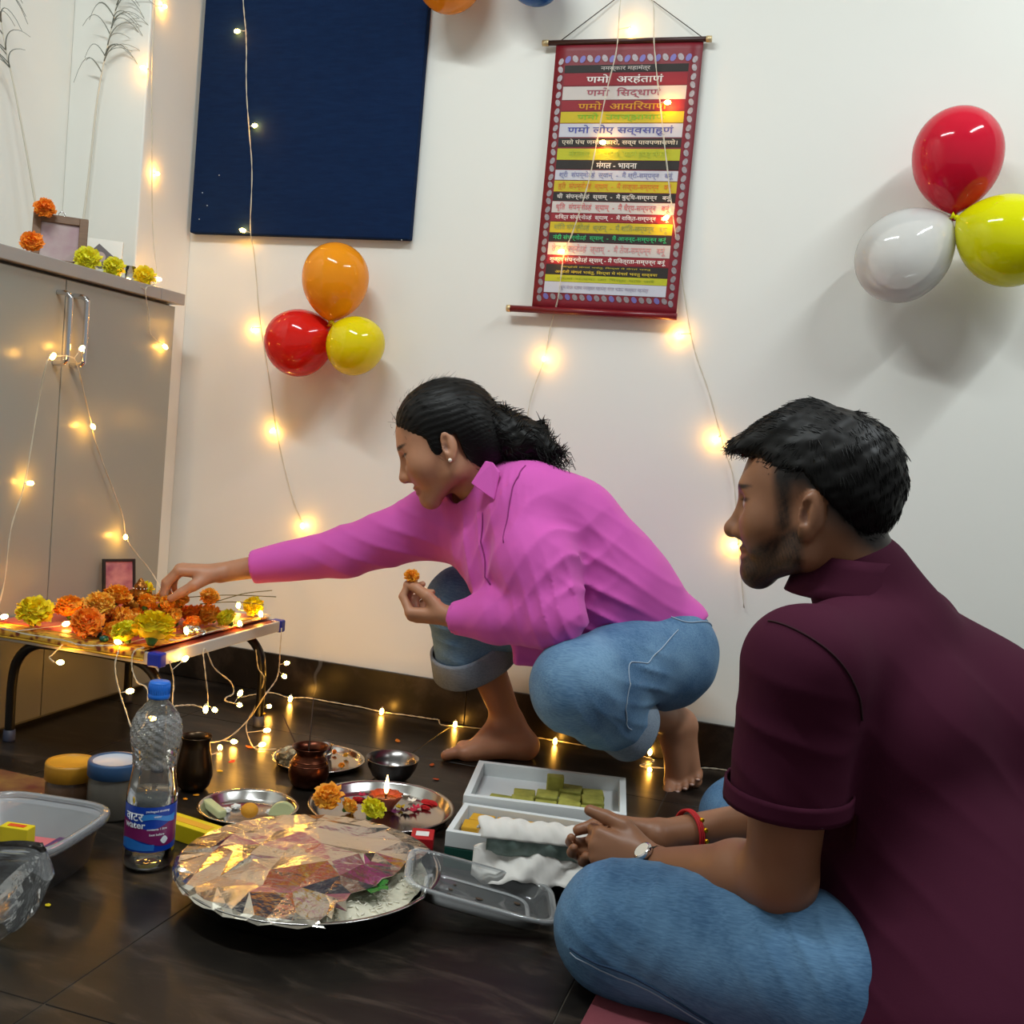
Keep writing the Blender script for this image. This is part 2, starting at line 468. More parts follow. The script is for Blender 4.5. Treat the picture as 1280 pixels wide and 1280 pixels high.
b = MB(); b.box((-1.767, YW-0.026, 1.257), (-1.103, YW-0.0005, 2.33), 0.004); obj('felt_panel', b, NAVY, pb)
PINM = M('pin_head', '#cfd6de', 0.3, 0.6)
for (px, py) in ((253, 241), (259, 257), (274, 219), (249, 274), (502, 300)):
    p = PY(px, py, YW-0.028); b = MB(); b.sphere(p, 0.0018, 8, 6); obj('pin', b, PINM, pb)

# ================================================================== scroll wall hanging
XA, XB, ZA, ZB = -0.752, -0.386, 1.757, 1.092
YS = YW-0.018
MAROON = M('maroon_satin', '#7c1020', 0.45, bump=0.15, bscale=300, var=0.12, vscale=12)
sc = thing('wall_scroll', 'maroon fabric wall scroll with striped prayer lines on two rods', 'wall hanging', ((XA+XB)/2, YW, ZB))
def scurve(v): return YS+0.003*math.sin(v*5.0)-0.012*v*v*0.5
b = MB(); b.grid(lambda u, v: (XA+(XB-XA)*u, scurve(v), ZA+(ZB-ZA)*v), 12, 30); obj('cloth', b, MAROON, sc, solid=0.0014)
WOOD = M('dark_rod_wood', '#4a1418', 0.35); BRASS = M('rod_cap_brass', '#c9b489', 0.35, 0.5)
b = MB(); b.tube([(XA-0.030, YS, ZA-0.002), (XB+0.012, YS, ZA-0.002)], 0.0065, 12); rd = obj('top_rod', b, M('rod_brown', '#3a1c18', 0.4), sc)
for xa, xb in ((XA-0.036, XA-0.020), (XB+0.006, XB+0.019)):
    b = MB(); b.tube([(xa, YS, ZA-0.002), (xb, YS, ZA-0.002)], 0.0078, 12); obj('rod_cap', b, BRASS, rd)
yb = scurve(1.0)
b = MB(); b.tube([(XA-0.060, yb, ZB), (XB+0.002, yb, ZB)], 0.0085, 14); rd = obj('bottom_rod', b, M('rod_maroon', '#6d0f1b', 0.3), sc)
b = MB(); b.tube([(XA-0.066, yb, ZB), (XA-0.056, yb, ZB)], 0.0092, 12); obj('rod_cap', b, BRASS, rd)
nail = np.array([-0.575, YW-0.004, 1.893])
b = MB(); b.tube([(XA+0.012, YS, ZA+0.004), nail, (XB-0.006, YS, ZA+0.004)], 0.0012, 6); obj('hanging_cord', b, M('cord_brown', '#4b3a33', 0.8), sc)
def zv(y): return (y-165.0)/(1195.0-165.0)
U0, U1 = 0.075, 0.918
C = dict(k='#1d1612', m='#8a1322', w='#c8bfb9', y='#c2ad13', g='#b3b318', b='#c3c3cc')
rows = [(255, 283, 'k', 'नमस्कार महामंत्र', '#b9b2ac', .016, .40), (286, 331, 'm', 'णमो  अरहंताणं', '#e2d9d4', .034, .62), (335, 385, 'w', 'णमो  िसद्धाणं', '#9a4a58', .033, .6),
 (388, 427, 'm', 'णमो  आयिरयाणं', '#c98a1c', .032, .72), (430, 472, 'y', 'णमो  उवज्झायाणं', '#7fae20', .030, .72), (475, 526, 'b', 'णमो लोए सव्वसाहूणं', '#4a4f98', .034, .86),
 (530, 563, 'k', 'एसो पंच णमोक्कारो, सव्व पावपणासणो।', '#cfc4ae', .024, .94), (570, 613, 'g', 'मंगलाणं च सव्वेसिं, पढमं हवइ मंगलं', '#9fae2a', .022, .8), (615, 648, 'k', 'मंगल - भावना', '#d8d2cc', .022, .33),
 (652, 690, 'b', 'श्री  संपन्नोऽहं  स्याम्  -  मैं श्री-सम्पन्न   बनूं', '#7a7fa8', .02, .93), (693, 735, 'y', 'ह्री  संपन्नोऽहं  स्याम्  -  मैं लज्जा-सम्पन्न   बनूं', '#c87818', .02, .93),
 (738, 770, 'k', 'धी  संपन्नोऽहं  स्याम्  -  मैं बुद्िध-सम्पन्न   बनूं', '#d4ccc4', .02, .93), (773, 816, 'w', 'धृित  संपन्नोऽहं  स्याम्  -  मैं धैर्य-सम्पन्न   बनूं', '#c46a6c', .02, .93),
 (818, 849, 'm', 'शिक्त संपन्नोऽहं  स्याम्  -  मैं शिक्त-सम्पन्न   बनूं', '#e0d0cc', .02, .93), (852, 893, 'y', 'शांित संपन्नोऽहं  स्याम्  -  मैं शांित-सम्पन्न   बनूं', '#8a8f48', .02, .93),
 (896, 928, 'k', 'नंदी संपन्नोऽहं  स्याम्  -  मैं आनन्द-सम्पन्न बनूं', '#2fa868', .02, .93), (931, 979, 'w', 'तेज संपन्नोऽहं  स्याम्  -  मैं तेज-सम्पन्न   बनूं', '#c88a8a', .02, .93),
 (981, 1013, 'm', 'शुक्ल संपन्नोऽहं स्याम् - मैं पिवत्रता-सम्पन्न बनूं', '#e6dcd6', .02, .95), (1016, 1034, 'k', 'अर्हंतो मंगलं भवंतु, िसद्धा मे मंगलं भवतु', '#a89a2a', .012, .72),
 (1034, 1055, 'k', 'अर्हंतो मंगलं भवंतु, िसद्धा मे मंगलं भवतु सव्वया', '#c9b02a', .013, .84), (1056, 1082, 'g', 'मंगल भावना का िनत्य पाठ करें', '#8a9a20', .011, .8),
 (1083, 1125, 'b', 'शुभ मंगल भावना नमस्कार महामंत्र मंगल भावना नमस्कार महामंत्र', '#a09cb0', .012, .72)]
STR = {k: M('print_'+k, v, 0.6, bump=0.1, bscale=300, var=0.08, vscale=15) for k, v in C.items()}
for (y0, y1, k, tx, tc_, size, wfrac) in rows:
    v0, v1 = zv(y0), zv(y1); x0 = XA+(XB-XA)*U0; x1 = XA+(XB-XA)*U1
    b = MB(); b.grid(lambda u, v: (x0+(x1-x0)*u, scurve(v0+(v1-v0)*v)-0.0016, ZA+(ZB-ZA)*(v0+(v1-v0)*v)), 2, 3); st = obj('stripe', b, STR[k], sc)
    me = text_mesh(tx, size, bold=size*0.012)
    co = np.array([w.co[:] for w in me.vertices])
    if len(co):
        wd = (x1-x0)*wfrac; hh = (ZA-ZB)*(v1-v0)*(0.80 if size > 0.0125 else 0.50)
        cx = (co[:, 0].max()+co[:, 0].min())/2; cy = (co[:, 1].max()+co[:, 1].min())/2
        sx = wd/(co[:, 0].max()-co[:, 0].min()); sy = hh/(co[:, 1].max()-co[:, 1].min())
        vm = (v0+v1)/2; zc = ZA+(ZB-ZA)*vm; pc = wloc(st)
        xx = (co[:, 0]-cx)*sx+(x0+x1)/2; zz = (co[:, 1]-cy)*sy+zc
        yy = np.array([scurve((ZA-z)/(ZA-ZB)) for z in zz])-0.0026
        me.vertices.foreach_set('co', (np.stack([xx, yy, zz], 1)-wloc(sc)).ravel()); me.update()
        link('lettering', me, M('ink_'+tc_, tc_, 0.6), st)
# paisley border
BORD = M('silver_thread', '#9a8f92', 0.4, 0.35, var=0.3, vscale=200); BORD2 = M('violet_thread', '#6d64a0', 0.45, 0.2)
def paisley(mb, u, v, s, ang):
    pts = []
    for k in range(10):
        t = k/10*2*math.pi; r = s*(0.62+0.38*math.cos(t/2)**2)
        pts.append((r*math.cos(t)*0.72, r*math.sin(t)))
    P = []
    for (a, c) in pts:
        a2 = a*math.cos(ang)-c*math.sin(ang); c2 = a*math.sin(ang)+c*math.cos(ang)
        z = ZA+(ZB-ZA)*v+c2; P.append((XA+(XB-XA)*u+a2, scurve((ZA-z)/(ZA-ZB))-0.0018, z))
    mb.poly(P)
b1, b2 = MB(), MB()
for i in range(17):
    u = 0.09+0.82*i/16; paisley(b1 if i % 2 else b2, u, zv(232), 0.0115, 0.6 if i % 2 else -0.5); paisley(b1 if i % 3 else b2, u, zv(1142), 0.0105, 0.7)
for i in range(30):
    v = zv(240)+(zv(1150)-zv(240))*i/29
    for u in (0.043, 0.953): paisley(b1, u, v, 0.0105, 0.4 if i % 2 else -0.4)
for b_, m_ in ((b1, BORD), (b2, BORD2)): tag(obj('border_embroidery', b_, m_, sc), kind='stuff')

# ================================================================== balloons
def balloon_mat(name, col, tl=0.25, tp=0.0):
    m = bpy.data.materials.new(name); m.use_nodes = True; nt = m.node_tree; nt.nodes.clear()
    o = nt.nodes.new('ShaderNodeOutputMaterial'); d = nt.nodes.new('ShaderNodeBsdfDiffuse'); t = nt.nodes.new('ShaderNodeBsdfTranslucent')
    g = nt.nodes.new('ShaderNodeBsdfGlossy'); g.inputs['Roughness'].default_value = 0.09; fr = nt.nodes.new('ShaderNodeFresnel'); fr.inputs['IOR'].default_value = 1.45
    for x in (d, t): x.inputs['Color'].default_value = lin4(col)
    a = nt.nodes.new('ShaderNodeMixShader'); a.inputs[0].default_value = tl; nt.links.new(d.outputs[0], a.inputs[1]); nt.links.new(t.outputs[0], a.inputs[2])
    last = a
    if tp:
        tr = nt.nodes.new('ShaderNodeBsdfTransparent'); a2 = nt.nodes.new('ShaderNodeMixShader'); a2.inputs[0].default_value = tp
        nt.links.new(a.outputs[0], a2.inputs[1]); nt.links.new(tr.outputs[0], a2.inputs[2]); last = a2
    c = nt.nodes.new('ShaderNodeMixShader'); nt.links.new(fr.outputs[0], c.inputs[0]); nt.links.new(last.outputs[0], c.inputs[1]); nt.links.new(g.outputs[0], c.inputs[2])
    nt.links.new(c.outputs[0], o.inputs['Surface']); return m
BAL = dict(orange=balloon_mat('balloon_orange', '#ffa01a'), red=balloon_mat('balloon_red', '#e8241c'), yellow=balloon_mat('balloon_yellow', '#f4de10'),
           pink=balloon_mat('balloon_crimson', '#de1c38'), white=balloon_mat('balloon_white', '#fbfaf6', 0.3, 0.32), yellow2=balloon_mat('balloon_lemon', '#eae80a'), blue=balloon_mat('balloon_blue', '#1460b8'))
def balloon(kind, knot, centre, r, L, label, group):
    """knot and far pole give the axis, r the widest radius, L the length"""
    ax = np.array(centre)-np.array(knot); ax /= np.linalg.norm(ax)
    q = Vector(ax).to_track_quat('Z', 'Y').to_matrix()
    prof = [(0.0, 0.0), (0.006, 0.001)]
    N = 26; e = L
    for i in range(1, N+1):
        t = i/N; th = math.pi*(1-t)
        z = 0.008+(e-0.008)*(1-math.cos(math.pi*t))/2
        s = math.sin(math.pi*t)
        rr = r*s*(1-0.34*(1-t)*(1-t)*1.5*(1-t)) if t < 0.5 else r*s
        tt = z/e; rr = r*math.sqrt(max(0, 1-((tt-0.57)/0.43)**2)) if tt > 0.57 else r*(1-((0.57-tt)/0.57)**2.2)**0.72
        prof.append((max(rr, 0.0032), z))
    prof[-1] = (0.0, e)
    root = thing('balloon', label, 'balloon', tuple(knot), group)
    b = MB(); b.lathe(prof, knot, 40, q); obj('skin', b, BAL[kind], root)
    b = MB(); kn = np.array(knot); b.lathe([(0.0, -0.004), (0.0055, -0.0035), (0.006, 0.0), (0.0035, 0.003), (0.0035, 0.010)], kn, 14, q)
    b.lathe([(0.0025, -0.010), (0.0075, -0.012), (0.0085, -0.0125), (0.004, -0.006), (0.0025, -0.003)], kn, 14, q)
    obj('knot', b, BAL[kind], root)
    return root
def wallbal(kind, kpx, cpx, rpx, lpx, y, label, group, kdy=0.0):
    k = PY(kpx[0], kpx[1], y+kdy); c = PY(cpx[0], cpx[1], y)
    s = float(np.dot(c-CAM, _d))/F_PX
    balloon(kind, k, c, rpx*s, lpx*s, label, group)
GL, GR = 'balloon cluster beside the pin board', 'balloon cluster on the bare wall'
wallbal('orange', (413, 402), (419, 352), 41.5, 98, YW-0.115, 'orange balloon under the navy pin board in a trio', GL)
wallbal('red', (413, 407), (368, 431), 41.5, 90, YW-0.10, 'bright red balloon tied to an orange and yellow balloon', GL)
wallbal('yellow', (418, 406), (449, 437), 38, 74, YW-0.12, 'small yellow balloon hanging next to the bright red balloon', GL)
wallbal('pink', (1192, 268), (1197, 195), 54, 132, YW-0.125, 'crimson balloon above the white balloon on the bare wall', GR)
wallbal('white', (1189, 272), (1133, 317), 55, 130, YW-0.12, 'translucent white balloon beneath the crimson balloon', GR)
wallbal('yellow2', (1196, 272), (1256, 298), 56, 128, YW-0.145, 'lemon yellow balloon tied beside the white balloon', GR)
wallbal('orange', (590, -92), (557, -18), 43, 108, YW-0.12, 'pale orange balloon overlapping the pin board edge high up', 'balloons near the ceiling')
wallbal('blue', (632, -72), (685, -8), 34, 98, YW-0.11, 'royal blue balloon high above the wall scroll', 'balloons near the ceiling')
# ================================================================== marigolds
def bloom_mesh(seed, n_ring=(3, 9, 15, 20, 24, 25, 23, 18)):
    r = np.random.default_rng(seed); V = []; Fq = []
    for k, n in enumerate(n_ring):
        th = 0.10+k*0.265
        for j in range(n):
            t = th+r.normal()*0.08; ph = 6.2832*j/n+r.normal()*0.10+k*0.4
            d = np.array([math.sin(t)*math.cos(ph), math.sin(t)*math.sin(ph), math.cos(t)]); az = np.array([-math.sin(ph), math.cos(ph), 0]); po = np.cross(az, d)
            L = 0.92+r.normal()*0.07; w = 0.20+r.normal()*0.03; tw = r.normal()*0.5
            az2 = az*math.cos(tw)+po*math.sin(tw); o = len(V); bend = 0.10+r.normal()*0.10
            for (s, ww) in ((0.42, 0.5), (0.75, 0.95), (1.0, 1.0)):
                for u in (-1, 0, 1):
                    ruff = (0.07*r.normal() if s > 0.9 else 0)
                    V.append(d*(L*s+ruff-(0.05 if u else 0)*(s > 0.9))+az2*u*w*ww+po*(-bend*s*s+0.10*abs(u)*s))
            for a in (0, 1):
                for b_ in (0, 1): Fq.append((o+a*3+b_, o+a*3+b_+1, o+a*3+3+b_+1, o+a*3+3+b_))
    V = np.array(V); V[:, 2] = V[:, 2]*0.82+0.05
    mb = MB(); mb.add(V, Fq); mb.sphere((0, 0, 0.02), 0.74, 12, 8, sc=(1, 1, 0.8)); return mb
BLOOMS = [bloom_mesh(s).mesh('bloom') for s in (1, 2, 3)]
_c = MB(); _c.lathe([(0.0, -0.80), (0.14, -0.82), (0.20, -0.72), (0.34, -0.45), (0.55, -0.30)], n=10); CALYX = _c.mesh('calyx')
PET = {k: M('petal_'+k, c, 0.6, var=0.22, vscale=2.5, sss=0.45, sssr=(0.010, 0.005, 0.001)) for k, c in dict(orange='#ffa828', deep='#ff8c1a', amber='#ffb83c', yellow='#fadc12', lemon='#ecdf22').items()}
GREEN = M('calyx_green', '#3f6a26', 0.6)
BL = {}
for k in PET:
    for i, me in enumerate(BLOOMS):
        m2 = me.copy(); m2.materials.clear(); m2.materials.append(PET[k]); BL[(k, i)] = m2
CALYX.materials.append(GREEN)
_mg = np.random.default_rng(21)
def marigold(c, rad, kind, label, group, tilt=None):
    c = np.array(c, float)
    t = thing('marigold', label, 'flower', tuple(c), group)
    i = int(_mg.integers(0, 3)); a = tilt if tilt is not None else (_mg.normal()*0.5, _mg.normal()*0.5, _mg.uniform(0, 6))
    t.rotation_euler = a; t.scale = (rad,)*3
    o = bpy.data.objects.new('bloom', BL[(kind, i)]); COL.objects.link(o); o.parent = t
    o = bpy.data.objects.new('calyx', CALYX); COL.objects.link(o); o.parent = t
    return t
# ================================================================== low altar table
TX0, TX1, TY0, TY1, TZ = -1.700, -1.248, 1.800, 2.305, 0.262
WHITEP = M('white_rim', '#c9c4ba', 0.35); BLUEP = M('blue_plastic', '#1e2f9a', 0.35); BLACKM = M('black_tube', '#0d0c0b', 0.35)
tb = thing('altar_table', 'low folding table with pale rim, blue corner caps and black bent legs', 'table', ((TX0+TX1)/2, (TY0+TY1)/2, 0))
b = MB(); b.box((TX0+0.008, TY0+0.008, TZ-0.020), (TX1-0.008, TY1-0.008, TZ-0.002)); obj('tabletop', b, M('board_top', '#6e2a1c', 0.5), tb)
for lo, hi in (((TX0, TY0, TZ-0.026), (TX1, TY0+0.008, TZ)), ((TX0, TY1-0.008, TZ-0.026), (TX1, TY1, TZ)), ((TX0, TY0+0.008, TZ-0.026), (TX0+0.008, TY1-0.008, TZ)), ((TX1-0.008, TY0+0.008, TZ-0.026), (TX1, TY1-0.008, TZ))):
    b = MB(); b.box(lo, hi, 0.002); obj('edge_rim', b, WHITEP, tb)
for cx in (TX0, TX1):
    for cy in (TY0, TY1):
        sx = 1 if cx == TX0 else -1; sy = 1 if cy == TY0 else -1
        a = (cx-sx*0.004, cy-sy*0.004, TZ-0.029); e = (cx+sx*0.028, cy+sy*0.020, TZ+0.0015)
        b = MB(); b.box(np.minimum(a, e), np.maximum(a, e), 0.004); obj('corner_cap', b, BLUEP, tb)
for y in (TY0+0.055, TY1-0.045):
    xl, xr = TX0+0.045, TX1-0.025; zt = TZ-0.034
    pts = [(xl, y, 0.012), (xl, y, 0.13), (xl+0.012, y, 0.185), (xl+0.05, y, zt-0.008), (xl+0.11, y, zt), (xr-0.11, y, zt), (xr-0.05, y, zt-0.008), (xr-0.012, y, 0.185), (xr, y, 0.13), (xr, y, 0.012)]
    b = MB(); b.tube(spline(pts, 6), 0.0105, 12); lg = obj('leg_frame', b, BLACKM, tb)
    for x in (xl, xr):
        b = MB(); b.lathe([(0.0, 0.0), (0.013, 0.0), (0.0135, 0.004), (0.0125, 0.026), (0.0, 0.026)], (x, y, 0), 14); obj('rubber_foot', b, M('foot_grey', '#383c4e', 0.5), lg)
# ---- altar cloth: red field, gold brocade border
def brocade():
    m = M('gold_brocade', '#a8802c', 0.45, 0.25); nt = m.node_tree; bs = nt.nodes['Principled BSDF']
    tc = nt.nodes.new('ShaderNodeTexCoord'); v = nt.nodes.new('ShaderNodeTexVoronoi'); v.inputs['Scale'].default_value = 70; nt.links.new(tc.outputs['Object'], v.inputs['Vector'])
    cr = nt.nodes.new('ShaderNodeValToRGB'); e = cr.color_ramp.elements; e[0].position = 0.25; e[0].color = lin4('#6b2a16'); e[1].position = 0.55; e[1].color = lin4('#c79a34')
    nt.links.new(v.outputs['Distance'], cr.inputs['Fac']); nt.links.new(cr.outputs['Color'], bs.inputs['Base Color']); return m
REDC = M('red_satin', '#b8160f', 0.4, var=0.25, vscale=14, sheen=0.2, bump=0.2, bscale=40); BROC = brocade(); GOLDT = M('gold_trim', '#d0aa3c', 0.35, 0.5)
ac = thing('altar_cloth', 'red satin cloth with gold brocade border spread on the low table', 'cloth', ((TX0+TX1)/2, TY0+0.05, TZ))
CX0, CX1, CY1 = TX0+0.005, TX1-0.034, TY1-0.012
def cloth_p(x, s):
    """s runs from the back edge forward and over the front rim"""
    Lf = CY1-(TY0-0.004)
    fr = 0.018+0.016*np.clip((-1.42-x)/0.2, 0, 1)*0+0.004*math.sin(x*30)
    if s <= Lf: return (x, CY1-s, TZ+0.0035+0.0010*math.sin(x*60+s*35))
    k = s-Lf; return (x, TY0-0.004-0.004*math.sin(min(1, k/0.012)*1.57)-0.002*math.sin(x*45), TZ+0.003-k)
Lc = CY1-(TY0-0.004)+0.021
def strip(x0, x1, s0, s1, nu, nv, lift=0.0):
    mb = MB(); mb.grid(lambda u, v: tuple(np.array(cloth_p(x0+(x1-x0)*u, s0+(s1-s0)*v))+np.array([0, -lift*0.5, lift])), nu, nv); return mb
obj('field', strip(CX0, CX1, 0, Lc-0.052, 24, 22), REDC, ac, solid=0.0012)
obj('brocade_border', strip(CX0, CX1, Lc-0.052, Lc-0.004, 24, 12), BROC, ac, solid=0.0012)
obj('brocade_border', strip(CX1-0.042, CX1, 0, Lc-0.060, 4, 22, 0.0012), BROC, ac, solid=0.0008)
obj('gold_trim', strip(CX0, CX1, Lc-0.0045, Lc, 24, 2, 0.0003), GOLDT, ac, solid=0.002)
obj('gold_trim', strip(CX0, CX1, Lc-0.056, Lc-0.051, 24, 2, 0.0010), GOLDT, ac, solid=0.001)
# ---- framed picture leaning on the cabinet
def tilted(center, yaw, lean):
    return Euler((lean, 0, yaw)).to_matrix()
def framed(name, label, base, w, h, th, yaw, lean, fmat, pmat, bw, cat='picture frame', mark=None):
    """built upright facing -Y, then turned"""
    t = thing(name, label, cat, tuple(base)); t.rotation_euler = (lean, 0, yaw)
    for lo, hi in (((-w/2, 0, 0), (-w/2+bw, th, h)), ((w/2-bw, 0, 0), (w/2, th, h)), ((-w/2+bw, 0, 0), (w/2-bw, th, bw)), ((-w/2+bw, 0, h-bw), (w/2-bw, th, h))):
        b = MB(); b.box(lo, hi, 0.0012); obj('frame_bar', b, fmat, t, world=False)
    b = MB(); b.box((-w/2+bw, th*0.35, bw), (w/2-bw, th*0.8, h-bw)); obj('print', b, pmat, t, world=False)
    return t
PINKP = M('pink_print', '#c98a84', 0.25, col2='#8a4a5a', vscale=26)
p = PZ(152, 765, TZ+0.006)
framed('small_picture', 'small dark-framed pink picture leaning behind the marigold heap', (-1.655, 2.205, TZ+0.006), 0.082, 0.108, 0.010, math.radians(58), math.radians(-10), M('dark_frame', '#1d1410', 0.4), PINKP, 0.007)
# ---- gilded idol
IG = M('gilt', '#b5761c', 0.35, 0.65, var=0.45, vscale=60, col2='#5a2410', bump=0.4, bscale=120)
idb = np.array([-1.463, 2.02, TZ+0.006]); S = Sdf(); I_ = lambda x, y, z: idb+np.array([x*0.8-y*0.6, x*0.6+y*0.8, z])
S.add(s_box(I_(0, 0, 0.008), (0.034, 0.024, 0.008), 0.003), 0.004); S.add(s_ell(I_(0, 0, 0.032), (0.022, 0.019, 0.022)), 0.006)
S.add(s_ell(I_(0, -0.004, 0.030), (0.019, 0.017, 0.017)), 0.004); S.add(s_ell(I_(0, -0.004, 0.064), (0.0155, 0.014, 0.015)), 0.006)
for sx in (-1, 1):
    S.add(s_cone(I_(sx*0.008, -0.008, 0.018), I_(sx*0.032, -0.016, 0.014), 0.009, 0.006), 0.004); S.add(s_cone(I_(sx*0.032, -0.016, 0.014), I_(sx*0.006, -0.024, 0.013), 0.006, 0.005), 0.003)
    S.add(s_cone(I_(sx*0.018, 0, 0.046), I_(sx*0.032, -0.004, 0.036), 0.006, 0.005), 0.004); S.add(s_cone(I_(sx*0.032, -0.004, 0.036), I_(sx*0.027, -0.014, 0.050), 0.005, 0.004), 0.003)
    S.add(s_cone(I_(sx*0.016, 0.004, 0.050), I_(sx*0.031, 0.004, 0.062), 0.005, 0.004), 0.004)
    S.add(s_ell(I_(sx*0.019, 0.0, 0.066), (0.009, 0.003, 0.010)), 0.003)
S.chain([I_(0, -0.016, 0.062), I_(0.003, -0.022, 0.050), I_(0.007, -0.022, 0.040), I_(0.003, -0.024, 0.034)], [0.006, 0.005, 0.004, 0.003], 0.003)
S.chain([I_(0, 0, 0.074), I_(0, 0, 0.084), I_(0, 0, 0.094), I_(0, 0, 0.100)], [0.013, 0.010, 0.006, 0.003], 0.003)
S.add(s_cone(I_(0, 0, 0.0765), I_(0, 0, 0.0785), 0.0155, 0.0155), 0.002)
io = thing('idol', 'small seated gilded idol with tall crown among the marigolds', 'statue', tuple(idb))
sdf_obj('figure', S, 0.0013, IG, io)
b = MB()
for a in np.linspace(0, 6.28, 13)[:-1]: b.sphere(I_(0.0155*math.cos(a), 0.0145*math.sin(a), 0.0785), 0.0022, 6, 5)
o = obj('crown_beads', b, M('silver_bead', '#d8d2c6', 0.25, 0.8), io); o['kind'] = 'stuff'
# ---- flowers on and around the table
GT = 'orange marigolds heaped on the altar'; GY = 'yellow marigolds on the altar cloth'
heap = [(110, 762, 14), (125, 756, 17), (143, 753, 16), (131, 771, 15), (150, 773, 16), (163, 782, 14), (172, 771, 14), (186, 779, 15), (197, 766, 15), (209, 769, 15), (222, 766, 14), (235, 767, 13), (247, 767, 13), (259, 751, 12), (262, 769, 14), (241, 780, 11), (207, 755, 12), (224, 753, 12), (181, 757, 12), (118, 774, 12), (142, 788, 12), (202, 785, 12)]
FLW = []           # centre, radius, kind, label, group
for i, (x, y, r_) in enumerate(heap):
    rad = r_/520.0; zz = TZ+0.006+rad*0.85+(0.030 if y < 764 and 115 < x < 270 else 0.0)
    FLW.append([PZ(x, y, zz), rad, ('orange', 'amber', 'orange', 'deep')[i % 4], 'orange marigold in the garland heap around the idol', GT])
for x, y, r_, kd, lb, gp in ((90, 760, 17, 'orange', 'orange marigold lying alone behind the heap by the cabinet', None), (62, 788, 18, 'deep', 'deep orange marigold lying on the gold cloth border', None),
                             (30, 768, 20, 'yellow', 'yellow marigold at the cabinet end of the altar cloth', None), (131, 797, 15, 'lemon', 'greenish yellow marigold at the front of the altar cloth', None),
                             (211, 797, 22, 'yellow', 'large yellow marigold beside the blue corner cap', None), (283, 773, 13, 'lemon', 'dull yellow marigold at the end of the orange heap', None), (317, 758, 13, 'yellow', 'small yellow marigold near the far corner cap', None)):
    rad = r_/505.0; FLW.append([PZ(x, y, TZ+0.006+rad*0.85), rad, kd, lb, gp or 'loose flowers on the altar'])
FC = np.array([f[0] for f in FLW]); FR = np.array([f[1] for f in FLW])
for it in range(160):           # settle the heap: blooms push each other and the idol aside and rest on the cloth
    D = FC[:, None]-FC[None]; dist = np.linalg.norm(D, axis=2)+np.eye(len(FC)); ov = np.maximum(0, 0.86*(FR[:, None]+FR[None])-dist)*(1-np.eye(len(FC)))
    FC = FC+(D/dist[:, :, None]*ov[:, :, None]*0.25*np.array([0.7, 1.0, 0.8])).sum(1)
    dI = FC-np.array([idb[0], idb[1], 0]); dI[:, 2] = 0; dn = np.linalg.norm(dI, axis=1)+1e-6; k_ = np.maximum(0, 0.85*FR+0.030-dn); FC = FC+dI/dn[:, None]*k_[:, None]*0.4
    FC[:, 0] = np.clip(FC[:, 0], TX0+FR*0.7, TX1-FR*0.8); FC[:, 1] = np.clip(FC[:, 1], TY0+FR*0.5, TY1-FR*0.9); FC[:, 2] = np.clip(FC[:, 2], TZ+0.007+FR*0.72, TZ+0.09)
for c_, f_ in zip(FC, FLW): marigold(c_, f_[1], f_[2], f_[3], f_[4])
c = PY(181, 737, 2.035); marigold((c[0], c[1], c[2]), 0.022, 'yellow', 'yellow marigold beside the idol under the reaching hand', 'loose flowers on the altar')
# trinkets: a folded silver foil scrap, dark glass beads, grass stalks
def crumple(name, label, cat, c, size, mat, seed, flat=0.45, group=None):
    r = np.random.default_rng(seed); mb = MB(); n, m_ = 16, 9; k = r.normal(size=(6, 3))*3.0; ph = r.uniform(0, 6, 6)
    V = []
    for i in range(m_+1):
        for j in range(n):
            t = math.pi*i/m_; a = 2*math.pi*j/n; d = np.array([math.sin(t)*math.cos(a), math.sin(t)*math.sin(a), -math.cos(t)])
            q = 1+0.18*sum(np.sign(math.sin(k[s]@d*1.6+ph[s]))*abs(math.sin(k[s]@d*1.6+ph[s])) for s in range(6))/2
            V.append(np.array(c)+d*q*np.array(size)*np.array([1, 1, flat]))
    mb.add(V, [(i*n+j, i*n+(j+1) % n, (i+1)*n+(j+1) % n, (i+1)*n+j) for i in range(m_) for j in range(n)], smooth=False)
    o = obj(name, mb, mat); return tag(o, label, cat, group)
FOIL = M('aluminium_foil', '#dcd6ca', 0.17, 1.0, bump=0.35, bscale=45, bdist=0.004)
c = PZ(240, 791, TZ+0.010); crumple('foil_scrap', 'crumpled silver foil scrap beside the orange marigold heap', 'foil', (c[0], c[1], TZ+0.016), (0.034, 0.016, 0.022), FOIL, 4)
JEW = [('#1a1038', 108, 783), ('#241048', 117, 785), ('#123a3a', 122, 794), ('#0c0c12', 112, 791), ('#2a1440', 127, 786), ('#0f4a44', 130, 799)]
for i, (cl, x, y) in enumerate(JEW):
    c = PZ(x, y, TZ+0.010); b = MB(); b.lathe([(0.002, -0.006), (0.008, -0.005), (0.0105, 0.0), (0.008, 0.005), (0.002, 0.006)], (c[0], c[1], TZ+0.0115), 12); tag(obj('glass_bead', b, M('bead_'+cl, cl, 0.15)), 'dark glass bead lying in front of the marigold heap', 'bead', 'dark beads on the altar cloth')
